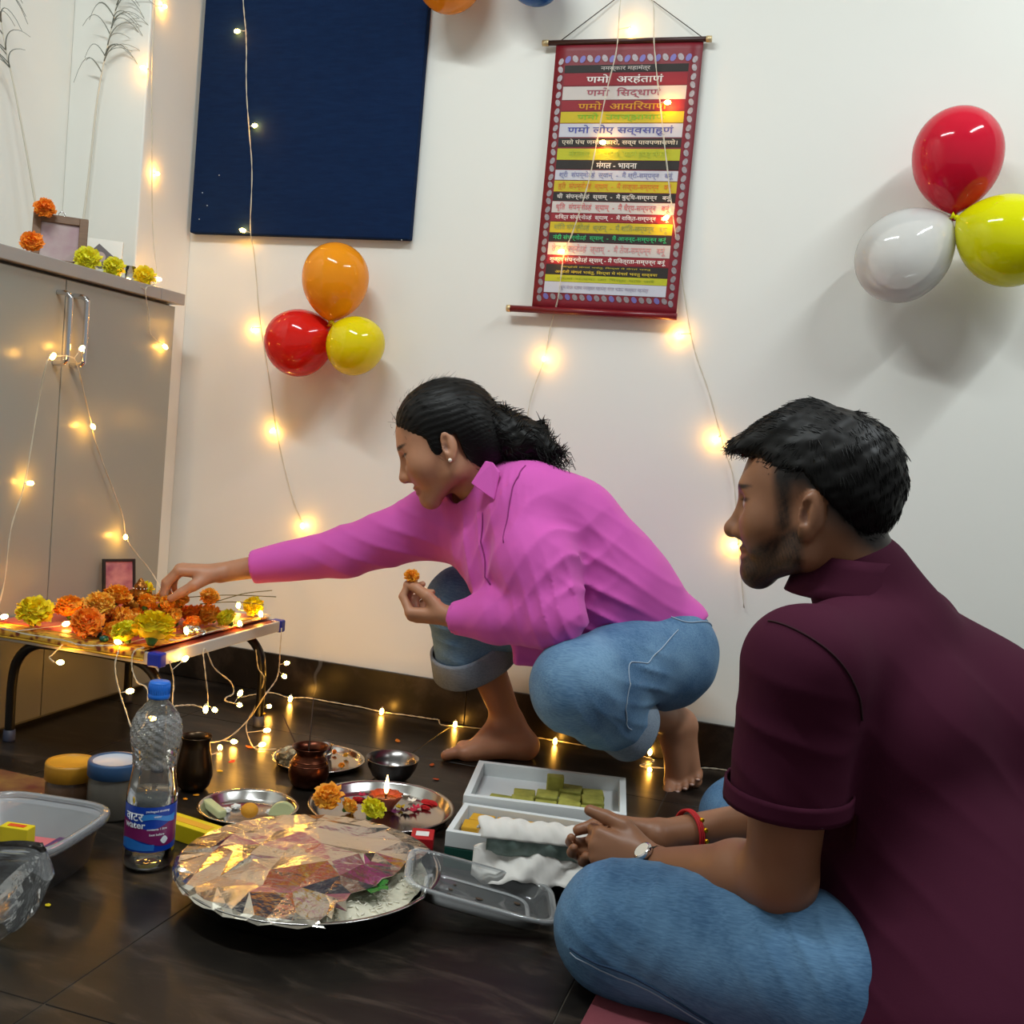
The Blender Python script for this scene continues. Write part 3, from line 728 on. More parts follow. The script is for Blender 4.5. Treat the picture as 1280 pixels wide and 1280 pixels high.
for i, (a, e) in enumerate(((PZ(215, 748, TZ+0.062), PZ(345, 746, TZ+0.065)), (PZ(270, 752, TZ+0.055), PZ(340, 738, TZ+0.075)), (PZ(250, 755, TZ+0.05), PZ(330, 756, TZ+0.045)))):
    m_ = (a+e)/2+np.array([0, 0, 0.006]); e[0] = min(e[0], TX1+0.03); b = MB(); b.tube(spline([a, m_, e], 6), [0.0012]*7+[0.0012]*6, 5); tag(obj('grass_stalk', b, M('dry_grass', '#6d6a3a', 0.7)), 'thin grass stalk laid over the orange marigold heap', 'stalk', 'grass stalks on the altar')
# ================================================================== things on the cabinet
WOODF = M('brown_wood_frame', '#7a5a40', 0.5, var=0.3, vscale=20, stretch=(1, 1, 8)); PHOTO = M('faded_photo', '#b9aca6', 0.12, col2='#a07c86', vscale=12)
pf_ = framed('photo_frame', 'brown wooden photo frame with glossy faded portrait on the cabinet', (-1.800, 2.085, ZT+0.001), 0.122, 0.128, 0.016, math.radians(36), math.radians(-10), WOODF, PHOTO, 0.019)
b = MB(); b.tube([(0.0+0.007*math.cos(t), 0.012, 0.134+0.007*math.sin(t)) for t in np.linspace(0, 6.28, 14)], 0.0011, 5); obj('hanging_ring', b, CHROME, pf_, world=False)
TILEW = M('cream_tile', '#d8d2c6', 0.3)
tl_ = thing('ceramic_tile', 'cream ceramic tile with a dark diamond picture on the cabinet', 'tile', (-1.772, 2.195, ZT+0.001)); tl_.rotation_euler = (math.radians(-14), 0, math.radians(32))
b = MB(); b.box((-0.052, 0, 0), (0.052, 0.012, 0.098), 0.002); obj('tile_body', b, TILEW, tl_, world=False)
b = MB(); b.poly([(0.030, -0.0006, 0.020), (0.0, -0.0006, 0.020), (-0.036, -0.0006, 0.045), (-0.004, -0.0006, 0.085), (0.036, -0.0006, 0.052)], 0.0006, (0, 1, 0)); dm = obj('diamond_print', b, M('umber_print', '#4a3a38', 0.4), tl_, world=False)
b = MB(); b.lathe([(0.0, 0.0), (0.014, 0.0)], (0, -0.0012, 0.050), 18, Euler((math.pi/2, 0, 0)).to_matrix()); obj('portrait', b, M('portrait_print', '#a58a80', 0.4), dm, world=False)
for x, y, r_, kd, X, lb in ((56, 261, 13.5, 'deep', -1.83, 'orange marigold resting on top of the wooden photo frame'), (40, 303, 15, 'deep', -1.765, 'orange marigold at the foot of the wooden photo frame'),
                            (109, 325, 17, 'lemon', -1.745, 'lumpy yellow marigold in front of the cream tile'), (142, 335, 14, 'lemon', -1.735, 'yellow marigold between two others along the cabinet edge'), (180, 346, 14, 'yellow', -1.725, 'glowing yellow marigold at the cabinet corner by a bulb')):
    c = PX(x, y, X); rad = r_/float(F_PX/np.dot(c-CAM, _d)); 
    if y > 280: c[2] = max(c[2], ZT+rad*0.7)
    marigold(c, rad, kd, lb, 'marigolds on the cabinet', tilt=(0.9, 0.3, 0.4))
b = MB(); c = PX(163, 340, -1.76); b.lathe([(0.0, 0.001), (0.012, 0.001), (0.013, 0.045), (0.0122, 0.045), (0.0115, 0.003), (0.0, 0.003)], (c[0], c[1], ZT), 20)
tag(obj('glass_tumbler', b, M('thin_glass', '#ffffff', 0.02, trans=1.0, ior=1.3)), 'tiny clear glass tumbler behind the yellow marigolds', 'glass')
# tall dry feathers: pale shaft, wiry barbs at the top
def feather(label, pts, barbs, seed):
    r = np.random.default_rng(seed); P = spline(pts, 10); t = thing('dried_feather', label, 'feather', tuple(P[0]), 'tall feathers against the wall')
    b = MB(); b.tube(P, np.linspace(0.0032, 0.0009, len(P)), 6); obj('shaft', b, M('feather_shaft', '#cfc9b8', 0.6), t)
    BM_ = M('feather_barb', '#7f8279', 0.8)
    for (s, side, L, droop) in barbs:
        i = int(s*(len(P)-1)); p = P[i]; tg = unit(P[min(i+2, len(P)-1)]-P[max(i-2, 0)])
        sd = np.array([0.75, 0.25, 0.0])*side; k = np.linspace(0, 1, 9)[:, None]
        c = p+tg*L*k*0.9+sd*L*k*(0.5+0.5*k)-np.array([0, 0, 1])*L*droop*k**3+np.array([0, -0.015, 0])*np.sin(k*3)+r.normal(size=3)*0.004*k
        b = MB(); b.tube(c, np.linspace(0.0016, 0.0006, 9), 4); obj('barb', b, BM_, t)
r = np.random.default_rng(9)
def barbs(n, s0, s1): return [(r.uniform(s0, s1), r.choice([-1, 1]), r.uniform(0.05, 0.12), r.uniform(0.3, 1.3)) for _ in range(n)]
fy = -1.93
feather('tall wiry feather leaning from the photo frame to the left wall', [PX(52, 300, -1.95), PX(35, 200, -1.965), PX(18, 110, -1.975), PX(5, 50, -1.98), PX(-6, -30, -1.985)], barbs(22, 0.60, 0.98), 1)
feather('tall wiry feather standing against the white pillar', [PY(99, 318, YP-0.03), PY(112, 210, YP-0.02), PY(122, 120, YP-0.02), PY(136, 50, YP-0.02), PY(152, -20, YP-0.02), PY(165, -70, YP-0.02)], barbs(34, 0.48, 0.98), 2)
# ================================================================== things on the floor
def clear_mat(name, tint='#ffffff', haze=0.06, rough=0.06, fr=1.45, bump=0.0, bscale=90, bdist=0.003):
    m = bpy.data.materials.new(name); m.use_nodes = True; nt = m.node_tree; nt.nodes.clear()
    o = nt.nodes.new('ShaderNodeOutputMaterial'); t = nt.nodes.new('ShaderNodeBsdfTransparent'); t.inputs['Color'].default_value = lin4(tint)
    d = nt.nodes.new('ShaderNodeBsdfDiffuse'); d.inputs['Color'].default_value = (0.8, 0.82, 0.84, 1); g = nt.nodes.new('ShaderNodeBsdfGlossy'); g.inputs['Roughness'].default_value = rough
    f = nt.nodes.new('ShaderNodeFresnel'); f.inputs['IOR'].default_value = fr
    a = nt.nodes.new('ShaderNodeMixShader'); a.inputs[0].default_value = haze; nt.links.new(t.outputs[0], a.inputs[1]); nt.links.new(d.outputs[0], a.inputs[2])
    c = nt.nodes.new('ShaderNodeMixShader'); nt.links.new(f.outputs[0], c.inputs[0]); nt.links.new(a.outputs[0], c.inputs[1]); nt.links.new(g.outputs[0], c.inputs[2])
    nt.links.new(c.outputs[0], o.inputs['Surface'])
    if bump:
        tc = nt.nodes.new('ShaderNodeTexCoord'); n = nt.nodes.new('ShaderNodeTexNoise'); n.inputs['Scale'].default_value = bscale; n.inputs['Detail'].default_value = 2; nt.links.new(tc.outputs['Object'], n.inputs['Vector'])
        b = nt.nodes.new('ShaderNodeBump'); b.inputs['Strength'].default_value = bump; b.inputs['Distance'].default_value = bdist; nt.links.new(n.outputs['Fac'], b.inputs['Height'])
        for x in (g, f, d): nt.links.new(b.outputs['Normal'], x.inputs['Normal'])
    return m
CLEAR = clear_mat('clear_plastic', '#f4f6f6', 0.10, 0.07, 1.6); CLEARB = clear_mat('bottle_plastic', '#f4f4ee', 0.05, 0.08, 1.5); DIMPLE = clear_mat('dimpled_plastic', '#f0ede2', 0.20, 0.08, 1.6, bump=1.0, bscale=75, bdist=0.006)
FROST = clear_mat('frosted_plastic', '#d8dae2', 0.34, 0.25, 1.4); BAGM = clear_mat('bag_film', '#f2f4f6', 0.12, 0.10, 1.5, bump=0.5, bscale=40)
STEEL = M('stainless_steel', '#b9b6b2', 0.18, 1.0, bump=0.03, bscale=60); COPPER = M('old_copper', '#6b3a26', 0.28, 0.9, var=0.4, vscale=25, col2='#3a1d14'); BRONZE = M('dark_bronze', '#4a3a2a', 0.3, 0.9, var=0.35, vscale=18)
# ---- water bottle
bp_ = np.array([-1.007, 1.458, 0.0])
wb = thing('water_bottle', 'clear plastic water bottle with blue cap and blue purple label', 'bottle', tuple(bp_))
R0 = 0.0405
prof = [(0.0, 0.006), (0.020, 0.004), (0.030, 0.001), (0.036, 0.003), (R0, 0.012), (R0, 0.032), (R0*0.98, 0.036), (R0*0.98, 0.112), (R0, 0.118), (R0*0.99, 0.128), (0.037, 0.145), (0.0345, 0.162), (0.0335, 0.175), (0.0345, 0.188), (0.0380, 0.205)]
prof2 = [(0.0380, 0.205), (0.0405, 0.218), (0.0405, 0.232), (0.0375, 0.247), (0.030, 0.262), (0.021, 0.273), (0.0155, 0.279), (0.0150, 0.284), (0.0135, 0.285), (0.0135, 0.300)]
b = MB(); b.lathe(prof, bp_, 44); obj('lower_body', b, CLEARB, wb)
zz_ = np.linspace(0.172, 0.262, 30); pr2 = np.array([(0.0339, 0.165), (0.0340, 0.176), (0.0350, 0.189)]+prof2); V = []; n = 52
for iz, z_ in enumerate(zz_):
    rad = np.interp(z_, pr2[:, 1], pr2[:, 0])
    for j in range(n): V.append((bp_[0]+(rad+0.0016*math.sin(j*1.57+(iz % 2)*1.57)*math.sin(iz*1.57+0.6))*math.cos(6.2832*j/n), bp_[1]+(rad+0.0016*math.sin(j*1.57+(iz % 2)*1.57)*math.sin(iz*1.57+0.6))*math.sin(6.2832*j/n), z_))
b = MB(); b.add(V, [(i*n+j, i*n+(j+1) % n, (i+1)*n+(j+1) % n, (i+1)*n+j) for i in range(len(zz_)-1) for j in range(n)], smooth=False); obj('dimpled_shoulder', b, DIMPLE, wb)
b = MB(); b.lathe([(0.030, 0.262), (0.021, 0.273), (0.0155, 0.279), (0.0150, 0.284), (0.0135, 0.285), (0.0135, 0.300)], bp_, 40); obj('bottle_neck', b, CLEARB, wb)
b = MB(); b.lathe([(0.0, 0.283), (0.0172, 0.283), (0.0176, 0.285), (0.0176, 0.289), (0.0168, 0.290), (0.0168, 0.308), (0.0155, 0.3105), (0.0, 0.3108)], bp_, 36)
cp = obj('cap', b, M('cap_blue', '#1565c4', 0.35), wb)
for k in range(36):
    a = 6.2832*k/36; q = bp_+np.array([0.0169*math.cos(a), 0.0169*math.sin(a), 0]); b = MB() if k == 0 else b; b.tube([q+np.array([0, 0, 0.291]), q+np.array([0, 0, 0.307])], 0.0006, 4)
o = obj('cap_ridges', b, M('cap_blue', '#1565c4', 0.35), cp); o['kind'] = 'stuff'
b = MB(); b.lathe([(0.0, 0.008), (0.030, 0.004), (R0-0.002, 0.014), (R0-0.002, 0.034), (R0*0.98-0.002, 0.038), (R0*0.98-0.002, 0.112), (R0-0.002, 0.118), (R0-0.0022, 0.126), (0.0, 0.126)], bp_, 40); obj('water', b, clear_mat('water', '#e6e8e6', 0.10, 0.02, 1.33), wb)
Rl = R0*0.98+0.0008
def wrap(mb, fz0, fz1, a0, a1, n=24, R=Rl):
    mb.grid(lambda u, v: (bp_[0]+R*math.cos(a0+(a1-a0)*u), bp_[1]+R*math.sin(a0+(a1-a0)*u), fz0(u)+(fz1(u)-fz0(u))*v), n, 4); return mb
lb = obj('label_band', wrap(MB(), lambda u: 0.037, lambda u: 0.112, 0, 6.2832, 48), M('label_blue', '#1340a8', 0.3), wb)
FA = math.atan2(-bp_[1], -bp_[0])        # the side that faces the room
obj('label_wave', wrap(MB(), lambda u: 0.052+0.006*math.sin(u*6), lambda u: 0.082+0.007*math.sin(u*7+1), FA-1.5, FA+1.3, 30, Rl+0.0003), M('label_purple', '#7a1f5c', 0.3), lb)
obj('label_wave', wrap(MB(), lambda u: 0.040, lambda u: 0.054+0.004*math.sin(u*5), FA-1.4, FA+0.2, 24, Rl+0.0004), M('label_sky', '#2a74c8', 0.3), lb)
obj('label_wave', wrap(MB(), lambda u: 0.088+0.004*math.sin(u*5), lambda u: 0.098+0.003*math.sin(u*6), FA-0.4, FA+1.1, 24, Rl+0.0004), M('label_sky2', '#3a8ad8', 0.3), lb)
def wraptext(body, size, ang, z, mat, parent):
    me = text_mesh(body, size, bold=size*0.02); co = np.array([v.co[:] for v in me.vertices])
    a = ang+co[:, 0]/Rl; P = np.stack([bp_[0]+(Rl+0.0009)*np.cos(a), bp_[1]+(Rl+0.0009)*np.sin(a), z+co[:, 1]], 1)-wloc(parent)
    me.vertices.foreach_set('co', P.ravel()); me.update(); return link('lettering', me, mat, parent)
INKW = M('label_ink', '#e8ecf4', 0.4)
wraptext('वाटर', 0.019, FA-0.70, 0.089, INKW, lb); wraptext('water', 0.016, FA-0.66, 0.077, INKW, lb)
for k, tx in enumerate(('packaged drinking', 'water', 'contents 1 litre', 'best before')): wraptext(tx, 0.0052, FA+0.28, 0.104-0.009*k-(0.012 if k > 1 else 0), INKW, lb)
b = MB(); wrap(b, lambda u: 0.050+0.0065-0.0065*math.sin(math.pi*u), lambda u: 0.050+0.0065+0.0065*math.sin(math.pi*u), FA+0.42, FA+0.76, 14, Rl+0.0008); obj('round_emblem', b, INKW, lb)
# ---- jars
def jar(c, r_, h, lidh, lidm, topm, bodym, label, top_rim=0.9):
    t = thing('jar', label, 'jar', tuple(c), 'jars beside the altar table')
    b = MB(); b.lathe([(0.0, 0.002), (r_*0.9, 0.001), (r_*0.95, 0.006), (r_*0.95, h-lidh-0.008), (r_*0.85, h-lidh), (r_*0.82, h-lidh+0.01)], c, 40); obj('body', b, bodym, t)
    b = MB(); b.lathe([(r_*0.97, h-lidh), (r_, h-lidh+0.002), (r_, h-0.004), (r_*0.97, h), (r_*top_rim, h), (r_*top_rim-0.002, h-0.002)], c, 48); ld = obj('lid', b, lidm, t)
    b = MB(); b.lathe([(0.0, h-0.002), (r_*top_rim-0.001, h-0.002), (r_*top_rim, h-0.0005)], c, 40); obj('lid_disc', b, topm, ld)
OCH = M('ochre_lid', '#b07a1e', 0.4)
jar(PZ(86, 1004), 0.046, 0.082, 0.032, OCH, M('ochre_lid_top', '#c08a26', 0.4), M('amber_jar', '#5a4230', 0.2), 'squat jar with a mustard yellow lid beside the blue-lidded jar')
jar(PZ(140, 1018), 0.048, 0.105, 0.028, M('navy_lid', '#2a4a70', 0.45), M('white_lid_disc', '#aab4c2', 0.4), M('smoke_jar', '#57524a', 0.25), 'tall jar with a blue lid and pale disc behind the bottle', 0.86)
# ---- frosted tub with cartons inside
tc_ = np.array([-1.168, 1.338]); tang = math.radians(8)
def rsq(a, half, p=4.5):
    c, s = math.cos(a), math.sin(a); k = (abs(c)**p+abs(s)**p)**(-1/p)*half; return k*c, k*s
def tubring(mb, prof, n=56, cx=tc_, ang=tang, sy=1.0, p=4.5):
    V = []
    for (h_, z) in prof:
        for j in range(n):
            x, y = rsq(2*math.pi*j/n, h_, p); y *= sy; V.append((cx[0]+x*math.cos(ang)-y*math.sin(ang), cx[1]+x*math.sin(ang)+y*math.cos(ang), z))
    mb.add(V, [(i*n+j, i*n+(j+1) % n, (i+1)*n+(j+1) % n, (i+1)*n+j) for i in range(len(prof)-1) for j in range(n)]); return mb
tu = thing('plastic_tub', 'open frosted plastic tub holding small cartons', 'container', (tc_[0], tc_[1], 0))
obj('tub_wall', tubring(MB(), [(0.0, 0.002), (0.085, 0.001), (0.092, 0.005), (0.105, 0.078), (0.108, 0.080)]), FROST, tu)
obj('tub_rim', tubring(MB(), [(0.106, 0.070), (0.114, 0.070), (0.117, 0.074), (0.117, 0.083), (0.113, 0.087), (0.107, 0.086), (0.105, 0.080)]), clear_mat('frosted_rim', '#e0e2ea', 0.24, 0.2, 1.45), tu)
YEL = M('yellow_card', '#d8c010', 0.45, var=0.15, vscale=20); REDP = M('red_print', '#c8381c', 0.45); PUR = M('purple_card', '#4a2a5a', 0.5); PNK = M('pink_card', '#c8646a', 0.5)
def carton(name, label, c, size, rotz, mat, cat='carton', lean=0.0, print_=None, group=None):
    t = thing(name, label, cat, tuple(c), group); t.rotation_euler = (lean, 0, rotz); sx, sy, sz = size
    b = MB(); b.box((-sx/2, -sy/2, 0), (sx/2, sy/2, sz), 0.0012); obj('carton_body', b, mat, t, world=False)
    if print_:
        b = MB(); b.box((-sx*0.30, -sy*0.22, sz), (sx*0.28, sy*0.2, sz+0.0006)); obj('printed_panel', b, print_, t, world=False)
    return t
q = PZ(75, 1040, 0.06); carton('carton', 'upright yellow carton standing inside the frosted tub', (-1.150, 1.318, 0.004), (0.048, 0.022, 0.082), 0.15, YEL, print_=REDP)
carton('carton', 'purple carton lying in the frosted tub', (-1.118, 1.378, 0.004), (0.046, 0.066, 0.034), 0.1, PUR, print_=PNK)
carton('carton', 'pink carton lying flat under the purple one', (-1.175, 1.400, 0.004), (0.060, 0.050, 0.020), 0.2, PNK)
# ---- crumpled clear bag
def bag():
    r = np.random.default_rng(8); K = r.normal(size=(7, 3))*22; ph = r.uniform(0, 6, 7); mb = MB()
    A = PZ(-70, 1150, 0.03); c0 = np.array([-1.075, 1.165, 0.066])
    def fn(u, v):
        a = 2*math.pi*u; t = v; w = 0.10*(0.7+0.3*math.sin(min(1, t*3+0.25)*1.57))*(1-0.6*max(0, t-0.8)*3); z = -0.062+0.135*t
        p = np.array([math.cos(a)*w, math.sin(a)*w*0.38, z])
        for i in range(7): p = p+0.0085*np.sign(math.sin(K[i]@p+ph[i]))*abs(math.sin(K[i]@p+ph[i]))**0.6*unit(K[i])
        p[0] += 0.080*t-0.030; p[2] = max(p[2], -0.064)
        return c0+p
    mb.grid(fn, 40, 26, smooth=False, closeu=True); return mb
bo = obj('plastic_bag', bag(), BAGM); tag(bo, 'crumpled clear plastic bag leaning on the frosted tub', 'bag')
# ---- yellow incense carton
a_, b_ = PZ(216, 1022, 0.026), PZ(292, 1052, 0.026); cc = (a_+b_)/2
carton('incense_box', 'long yellow incense carton lying between bottle and foil platter', (-1.012, 1.583, 0.0005), (0.175, 0.042, 0.030), math.atan2(b_[1]-a_[1], b_[0]-a_[0])+0.10, YEL, print_=M('faint_orange_print', '#d89a28', 0.5))
# ---- big steel platter
def dish(mb, c, R, h, rb, lip=0.004, th=0.0016, n=72):
    mb.lathe([(0.0, th), (rb, th), (rb+(R-rb)*0.55, h*0.35), (R-0.004, h-0.003), (R, h), (R+lip, h+0.0005), (R+lip+0.001, h-0.001), (R+0.001, h-0.003), (rb+(R-rb)*0.55+0.002, h*0.35-th), (rb, 0.0), (0.0, 0.0)], c, n); return mb
PC = np.array([-0.722, 1.482, 0.0]); PR = 0.203; PH = 0.052
pt = thing('steel_platter', 'wide stainless steel platter of rice half covered with foil', 'platter', tuple(PC)); obj('dish', dish(MB(), PC, PR, PH, 0.150, 0.006), STEEL, pt)
# foil: faceted sheet over the far part of the platter, wrapped over the rim
la, lbp = PZ(412, 1148, PH), PZ(552, 1062, PH); ln = unit(np.array([lbp[1]-la[1], -(lbp[0]-la[0]), 0])); 
if np.dot(ln, PC-la) > 0: ln = -ln           # points to the open (rice) side
from mathutils.geometry import delaunay_2d_cdt
r = np.random.default_rng(31); pts2 = []; hz = []
for k in range(70):
    a = 6.2832*k/70; pts2.append(((PR+0.0085)*math.cos(a), (PR+0.0085)*math.sin(a))); hz.append(PH-0.004+0.0025*math.sin(k*2.3))
for k in range(70):
    a = 6.2832*(k+0.5)/70; pts2.append(((PR+0.001)*math.cos(a), (PR+0.001)*math.sin(a))); hz.append(PH+0.0035+0.0012*math.sin(k*3.1))
base_h = lambda x, y: 0.010+0.007*math.sin(x*16+0.7)*math.cos(y*13)+0.004*math.sin((x+y)*31)
for k in range(85):
    a = r.uniform(0, 6.2832); rr = (PR-0.006)*math.sqrt(r.uniform()); x, y = rr*math.cos(a), rr*math.sin(a); e_ = 1-(rr/PR)**4
    pts2.append((x, y)); hz.append(PH+0.004+max(0.0, base_h(x, y)*e_+r.normal()*0.0032*e_))
for k in range(15):          # the torn open edge, slightly lifted
    p = la+(lbp-la)*(k/14.0*1.06-0.03)+ln*r.normal()*0.003; 
    if np.hypot(*(p-PC)[:2]) < PR: pts2.append(tuple((p-PC)[:2])); hz.append(PH+0.009+abs(r.normal())*0.004)
ov, oe, of_, iv, ie, if_ = delaunay_2d_cdt([Vector(p) for p in pts2], [], [], 0, 1e-5)
V = [(PC[0]+p.x, PC[1]+p.y, hz[iv[i][0]] if iv[i] else PH+0.005) for i, p in enumerate(ov)]
Fq = [tuple(f) for f in of_ if np.dot(np.mean([V[k] for k in f], 0)-la, ln) < 0.001 and len(f) == 3]
mb = MB(); mb.add(V, Fq, smooth=False); fo = obj('foil_cover', mb, FOIL, pt, solid=0.0004)
# rice in the open part
rr_ = np.random.default_rng(2); mb = MB()
def rice_h(x, y): return PH-0.010+0.007*math.sin(x*38+1)*math.cos(y*33)+0.003*math.sin(x*90)*math.sin(y*80)
mb.grid(lambda u, v: (PC[0]+(PR-0.014)*v*math.cos(6.2832*u), PC[1]+(PR-0.014)*v*math.sin(6.2832*u), max(0.036*(v > 0.9), rice_h((PR-0.014)*v*math.cos(6.2832*u), (PR-0.014)*v*math.sin(6.2832*u))-0.004*v**6)), 64, 22, closeu=True)
obj('rice_bed', mb, M('rice', '#d9d3bd', 0.6, bump=0.5, bscale=260, var=0.12, vscale=120), pt)
mb = MB()
for k in range(900):
    a = rr_.uniform(0, 6.2832); rad = (PR-0.02)*math.sqrt(rr_.uniform()); p = PC+np.array([rad*math.cos(a), rad*math.sin(a), 0]); 
    if np.dot(p-la, ln) < -0.02: continue
    p[2] = rice_h(p[0]-PC[0], p[1]-PC[1])-0.004*(rad/(PR-0.014))**6+0.0015; d = unit(rr_.normal(size=3)*np.array([1, 1, 0.3]))*0.0045
    mb.tube([p-d, p, p+d], [0.0007, 0.0013, 0.0007], 5)
o = obj('rice_grains', mb, M('rice_grain', '#e6e1cf', 0.5), pt); o['kind'] = 'stuff'
LEAF = M('herb_leaf', '#2f7a2a', 0.5, var=0.3, vscale=60)
def leafm(c, d, up, L, w):
    d = unit(d); s = unit(np.cross(up, d)); u = np.cross(d, s); mb = MB()
    mb.grid(lambda a, b: np.array(c)+d*L*b+s*(a-0.5)*2*w*math.sin(math.pi*min(1, b*0.92+0.08))**0.8*(1+0.25*math.sin(b*22))+u*(-0.18*L*b*b+abs(a-0.5)*0.25*w), 7, 9); return mb
LB = PZ(468, 1108, PH+0.006)
for dx, dy, L, w in ((0.3, -1, 0.030, 0.011), (-0.7, -0.7, 0.026, 0.010), (0.9, -0.3, 0.022, 0.009), (-0.3, 0.9, 0.020, 0.009), (0.5, 0.8, 0.020, 0.009)):
    obj('herb_leaf', leafm(LB+np.array([dx, dy, 0])*0.006, (dx, dy, 0.35), (0, 0, 1), L, w), LEAF, pt, solid=0.0006)
# ---- clear clamshell lid resting on the platter rim
cl = thing('clear_lid', 'empty clear plastic tray lid propped on the platter rim', 'lid', (0, 0, 0))
cpos = PZ(600, 1112, 0.044); ax1 = unit(PZ(690, 1132, 0.024)-PZ(512, 1082, 0.072)); ax2 = np.array([-ax1[1], ax1[0], 0.0]); ax2 = unit(ax2-ax1*np.dot(ax1, ax2)); ax3 = np.cross(ax1, ax2)
cl.matrix_world = Matrix(((ax1[0], ax2[0], ax3[0], cpos[0]), (ax1[1], ax2[1], ax3[1], cpos[1]), (ax1[2], ax2[2], ax3[2], cpos[2]), (0, 0, 0, 1)))
mb = MB(); z0 = np.zeros(2)
tubring(mb, [(0.0, -0.018), (0.094, -0.018), (0.102, -0.014), (0.110, 0.006), (0.114, 0.010), (0.121, 0.010), (0.123, 0.007)], 64, z0, 0.0, 0.62, 6.0); obj('tray', mb, CLEAR, cl, world=False)
mb = MB(); tubring(mb, [(0.113, 0.0095), (0.122, 0.0105), (0.125, 0.008), (0.123, 0.004)], 64, z0, 0.0, 0.62, 6.0); tubring(mb, [(0.080, -0.0165), (0.084, -0.0135), (0.088, -0.0165)], 64, z0, 0.0, 0.58, 6.0); obj('rolled_edge', mb, clear_mat('clear_edge', '#ffffff', 0.30, 0.08, 1.8), cl, world=False)
mb = MB()
for k in range(14):
    a, b2 = rr_.uniform(-0.07, 0.07), rr_.uniform(-0.035, 0.035); mb.sphere((a, b2, -0.016), rr_.uniform(0.002, 0.006), 7, 5, sc=(1.4, 1, 0.3))
o = obj('crumbs', mb, M('crumb', '#4a3a2c', 0.8), cl, world=False); o['kind'] = 'stuff'
# ---- sweet boxes
WCARD = M('white_card', '#cfd2d2', 0.55); SIDEA = M('brown_print_card', '#5a4636', 0.5, col2='#8a7a64', vscale=30); SIDEB = M('green_card', '#16463c', 0.5)
def tray_box(label, c, sx, sy, h, rot, side, rimw=0.013, depth=0.028):
    t = thing('sweet_box', label, 'box', (c[0], c[1], 0.0), 'sweet boxes on the floor'); t.rotation_euler = (0, 0, rot)
    b = MB(); b.box((-sx/2, -sy/2, 0.0005), (sx/2, sy/2, h-depth-0.001), 0.001); obj('base', b, side, t, world=False)
    for lo, hi, nm in (((-sx/2, -sy/2, h-depth), (sx/2, -sy/2+rimw, h), 'wall'), ((-sx/2, sy/2-rimw, h-depth), (sx/2, sy/2, h), 'wall'), ((-sx/2, -sy/2+rimw, h-depth), (-sx/2+rimw, sy/2-rimw, h), 'wall'), ((sx/2-rimw, -sy/2+rimw, h-depth), (sx/2, sy/2-rimw, h), 'wall')):
        b = MB(); b.box(lo, hi, 0.001); obj(nm, b, WCARD, t, world=False)
    b = MB(); b.box((-sx/2+rimw, -sy/2+rimw, h-depth-0.0008), (sx/2-rimw, sy/2-rimw, h-depth+0.0008)); obj('tray_floor', b, WCARD, t, world=False)
    return t
BA = (-0.462, 1.985); A_rot = math.radians(11)
ta = tray_box('white sweet box with green burfi squares and one piece upright', BA, 0.310, 0.225, 0.078, A_rot, SIDEA)
BURFI = M('green_burfi', '#a8a24a', 0.6, var=0.2, vscale=40, col2='#7a7a30')
def sweet(label, box, rot, x, y, z, s, mat, group, lean=0.0):
    c, sn = math.cos(rot), math.sin(rot); b = MB(); b.box((-s[0]/2, -s[1]/2, 0), (s[0]/2, s[1]/2, s[2]), 0.0025)
    o = obj('sweet_piece', b, mat); o.location = (box[0]+x*c-y*sn, box[1]+x*sn+y*c, z); o.rotation_euler = (lean, 0, rot+0.1*math.sin(x*90)); tag(o, label, 'sweet', group); return o
for ix in range(5):
    for iy in range(3):
        if (ix, iy) in ((0, 2), (1, 2), (0, 1), (2, 2)): continue
        sweet('flat green burfi square in the white sweet box', BA, A_rot, -0.090+ix*0.045, -0.066+iy*0.050, 0.0515, (0.043, 0.046, 0.013+0.004*((ix+iy) % 2)), BURFI, 'green burfi squares')
sweet('green burfi block standing upright in the white sweet box', BA, A_rot, 0.012, 0.030, 0.0515, (0.034, 0.022, 0.040), BURFI, 'green burfi squares')
BB = (-0.437, 1.782); B_rot = math.radians(7)
tray_box('dark green sweet box with orange sweets under a paper roll', BB, 0.285, 0.152, 0.066, B_rot, SIDEB, 0.011)
PEDA = M('saffron_sweet', '#d09a1e', 0.6, var=0.2, vscale=30)
for ix in range(5): sweet('saffron yellow sweet along the back of the green box', BB, B_rot, -0.100+ix*0.05, 0.042, 0.0395, (0.044, 0.034, 0.016), PEDA, 'saffron sweets')
sweet('saffron yellow sweet at the corner of the green box', BB, B_rot, -0.112, -0.002, 0.0395, (0.030, 0.040, 0.018), PEDA, 'saffron sweets')
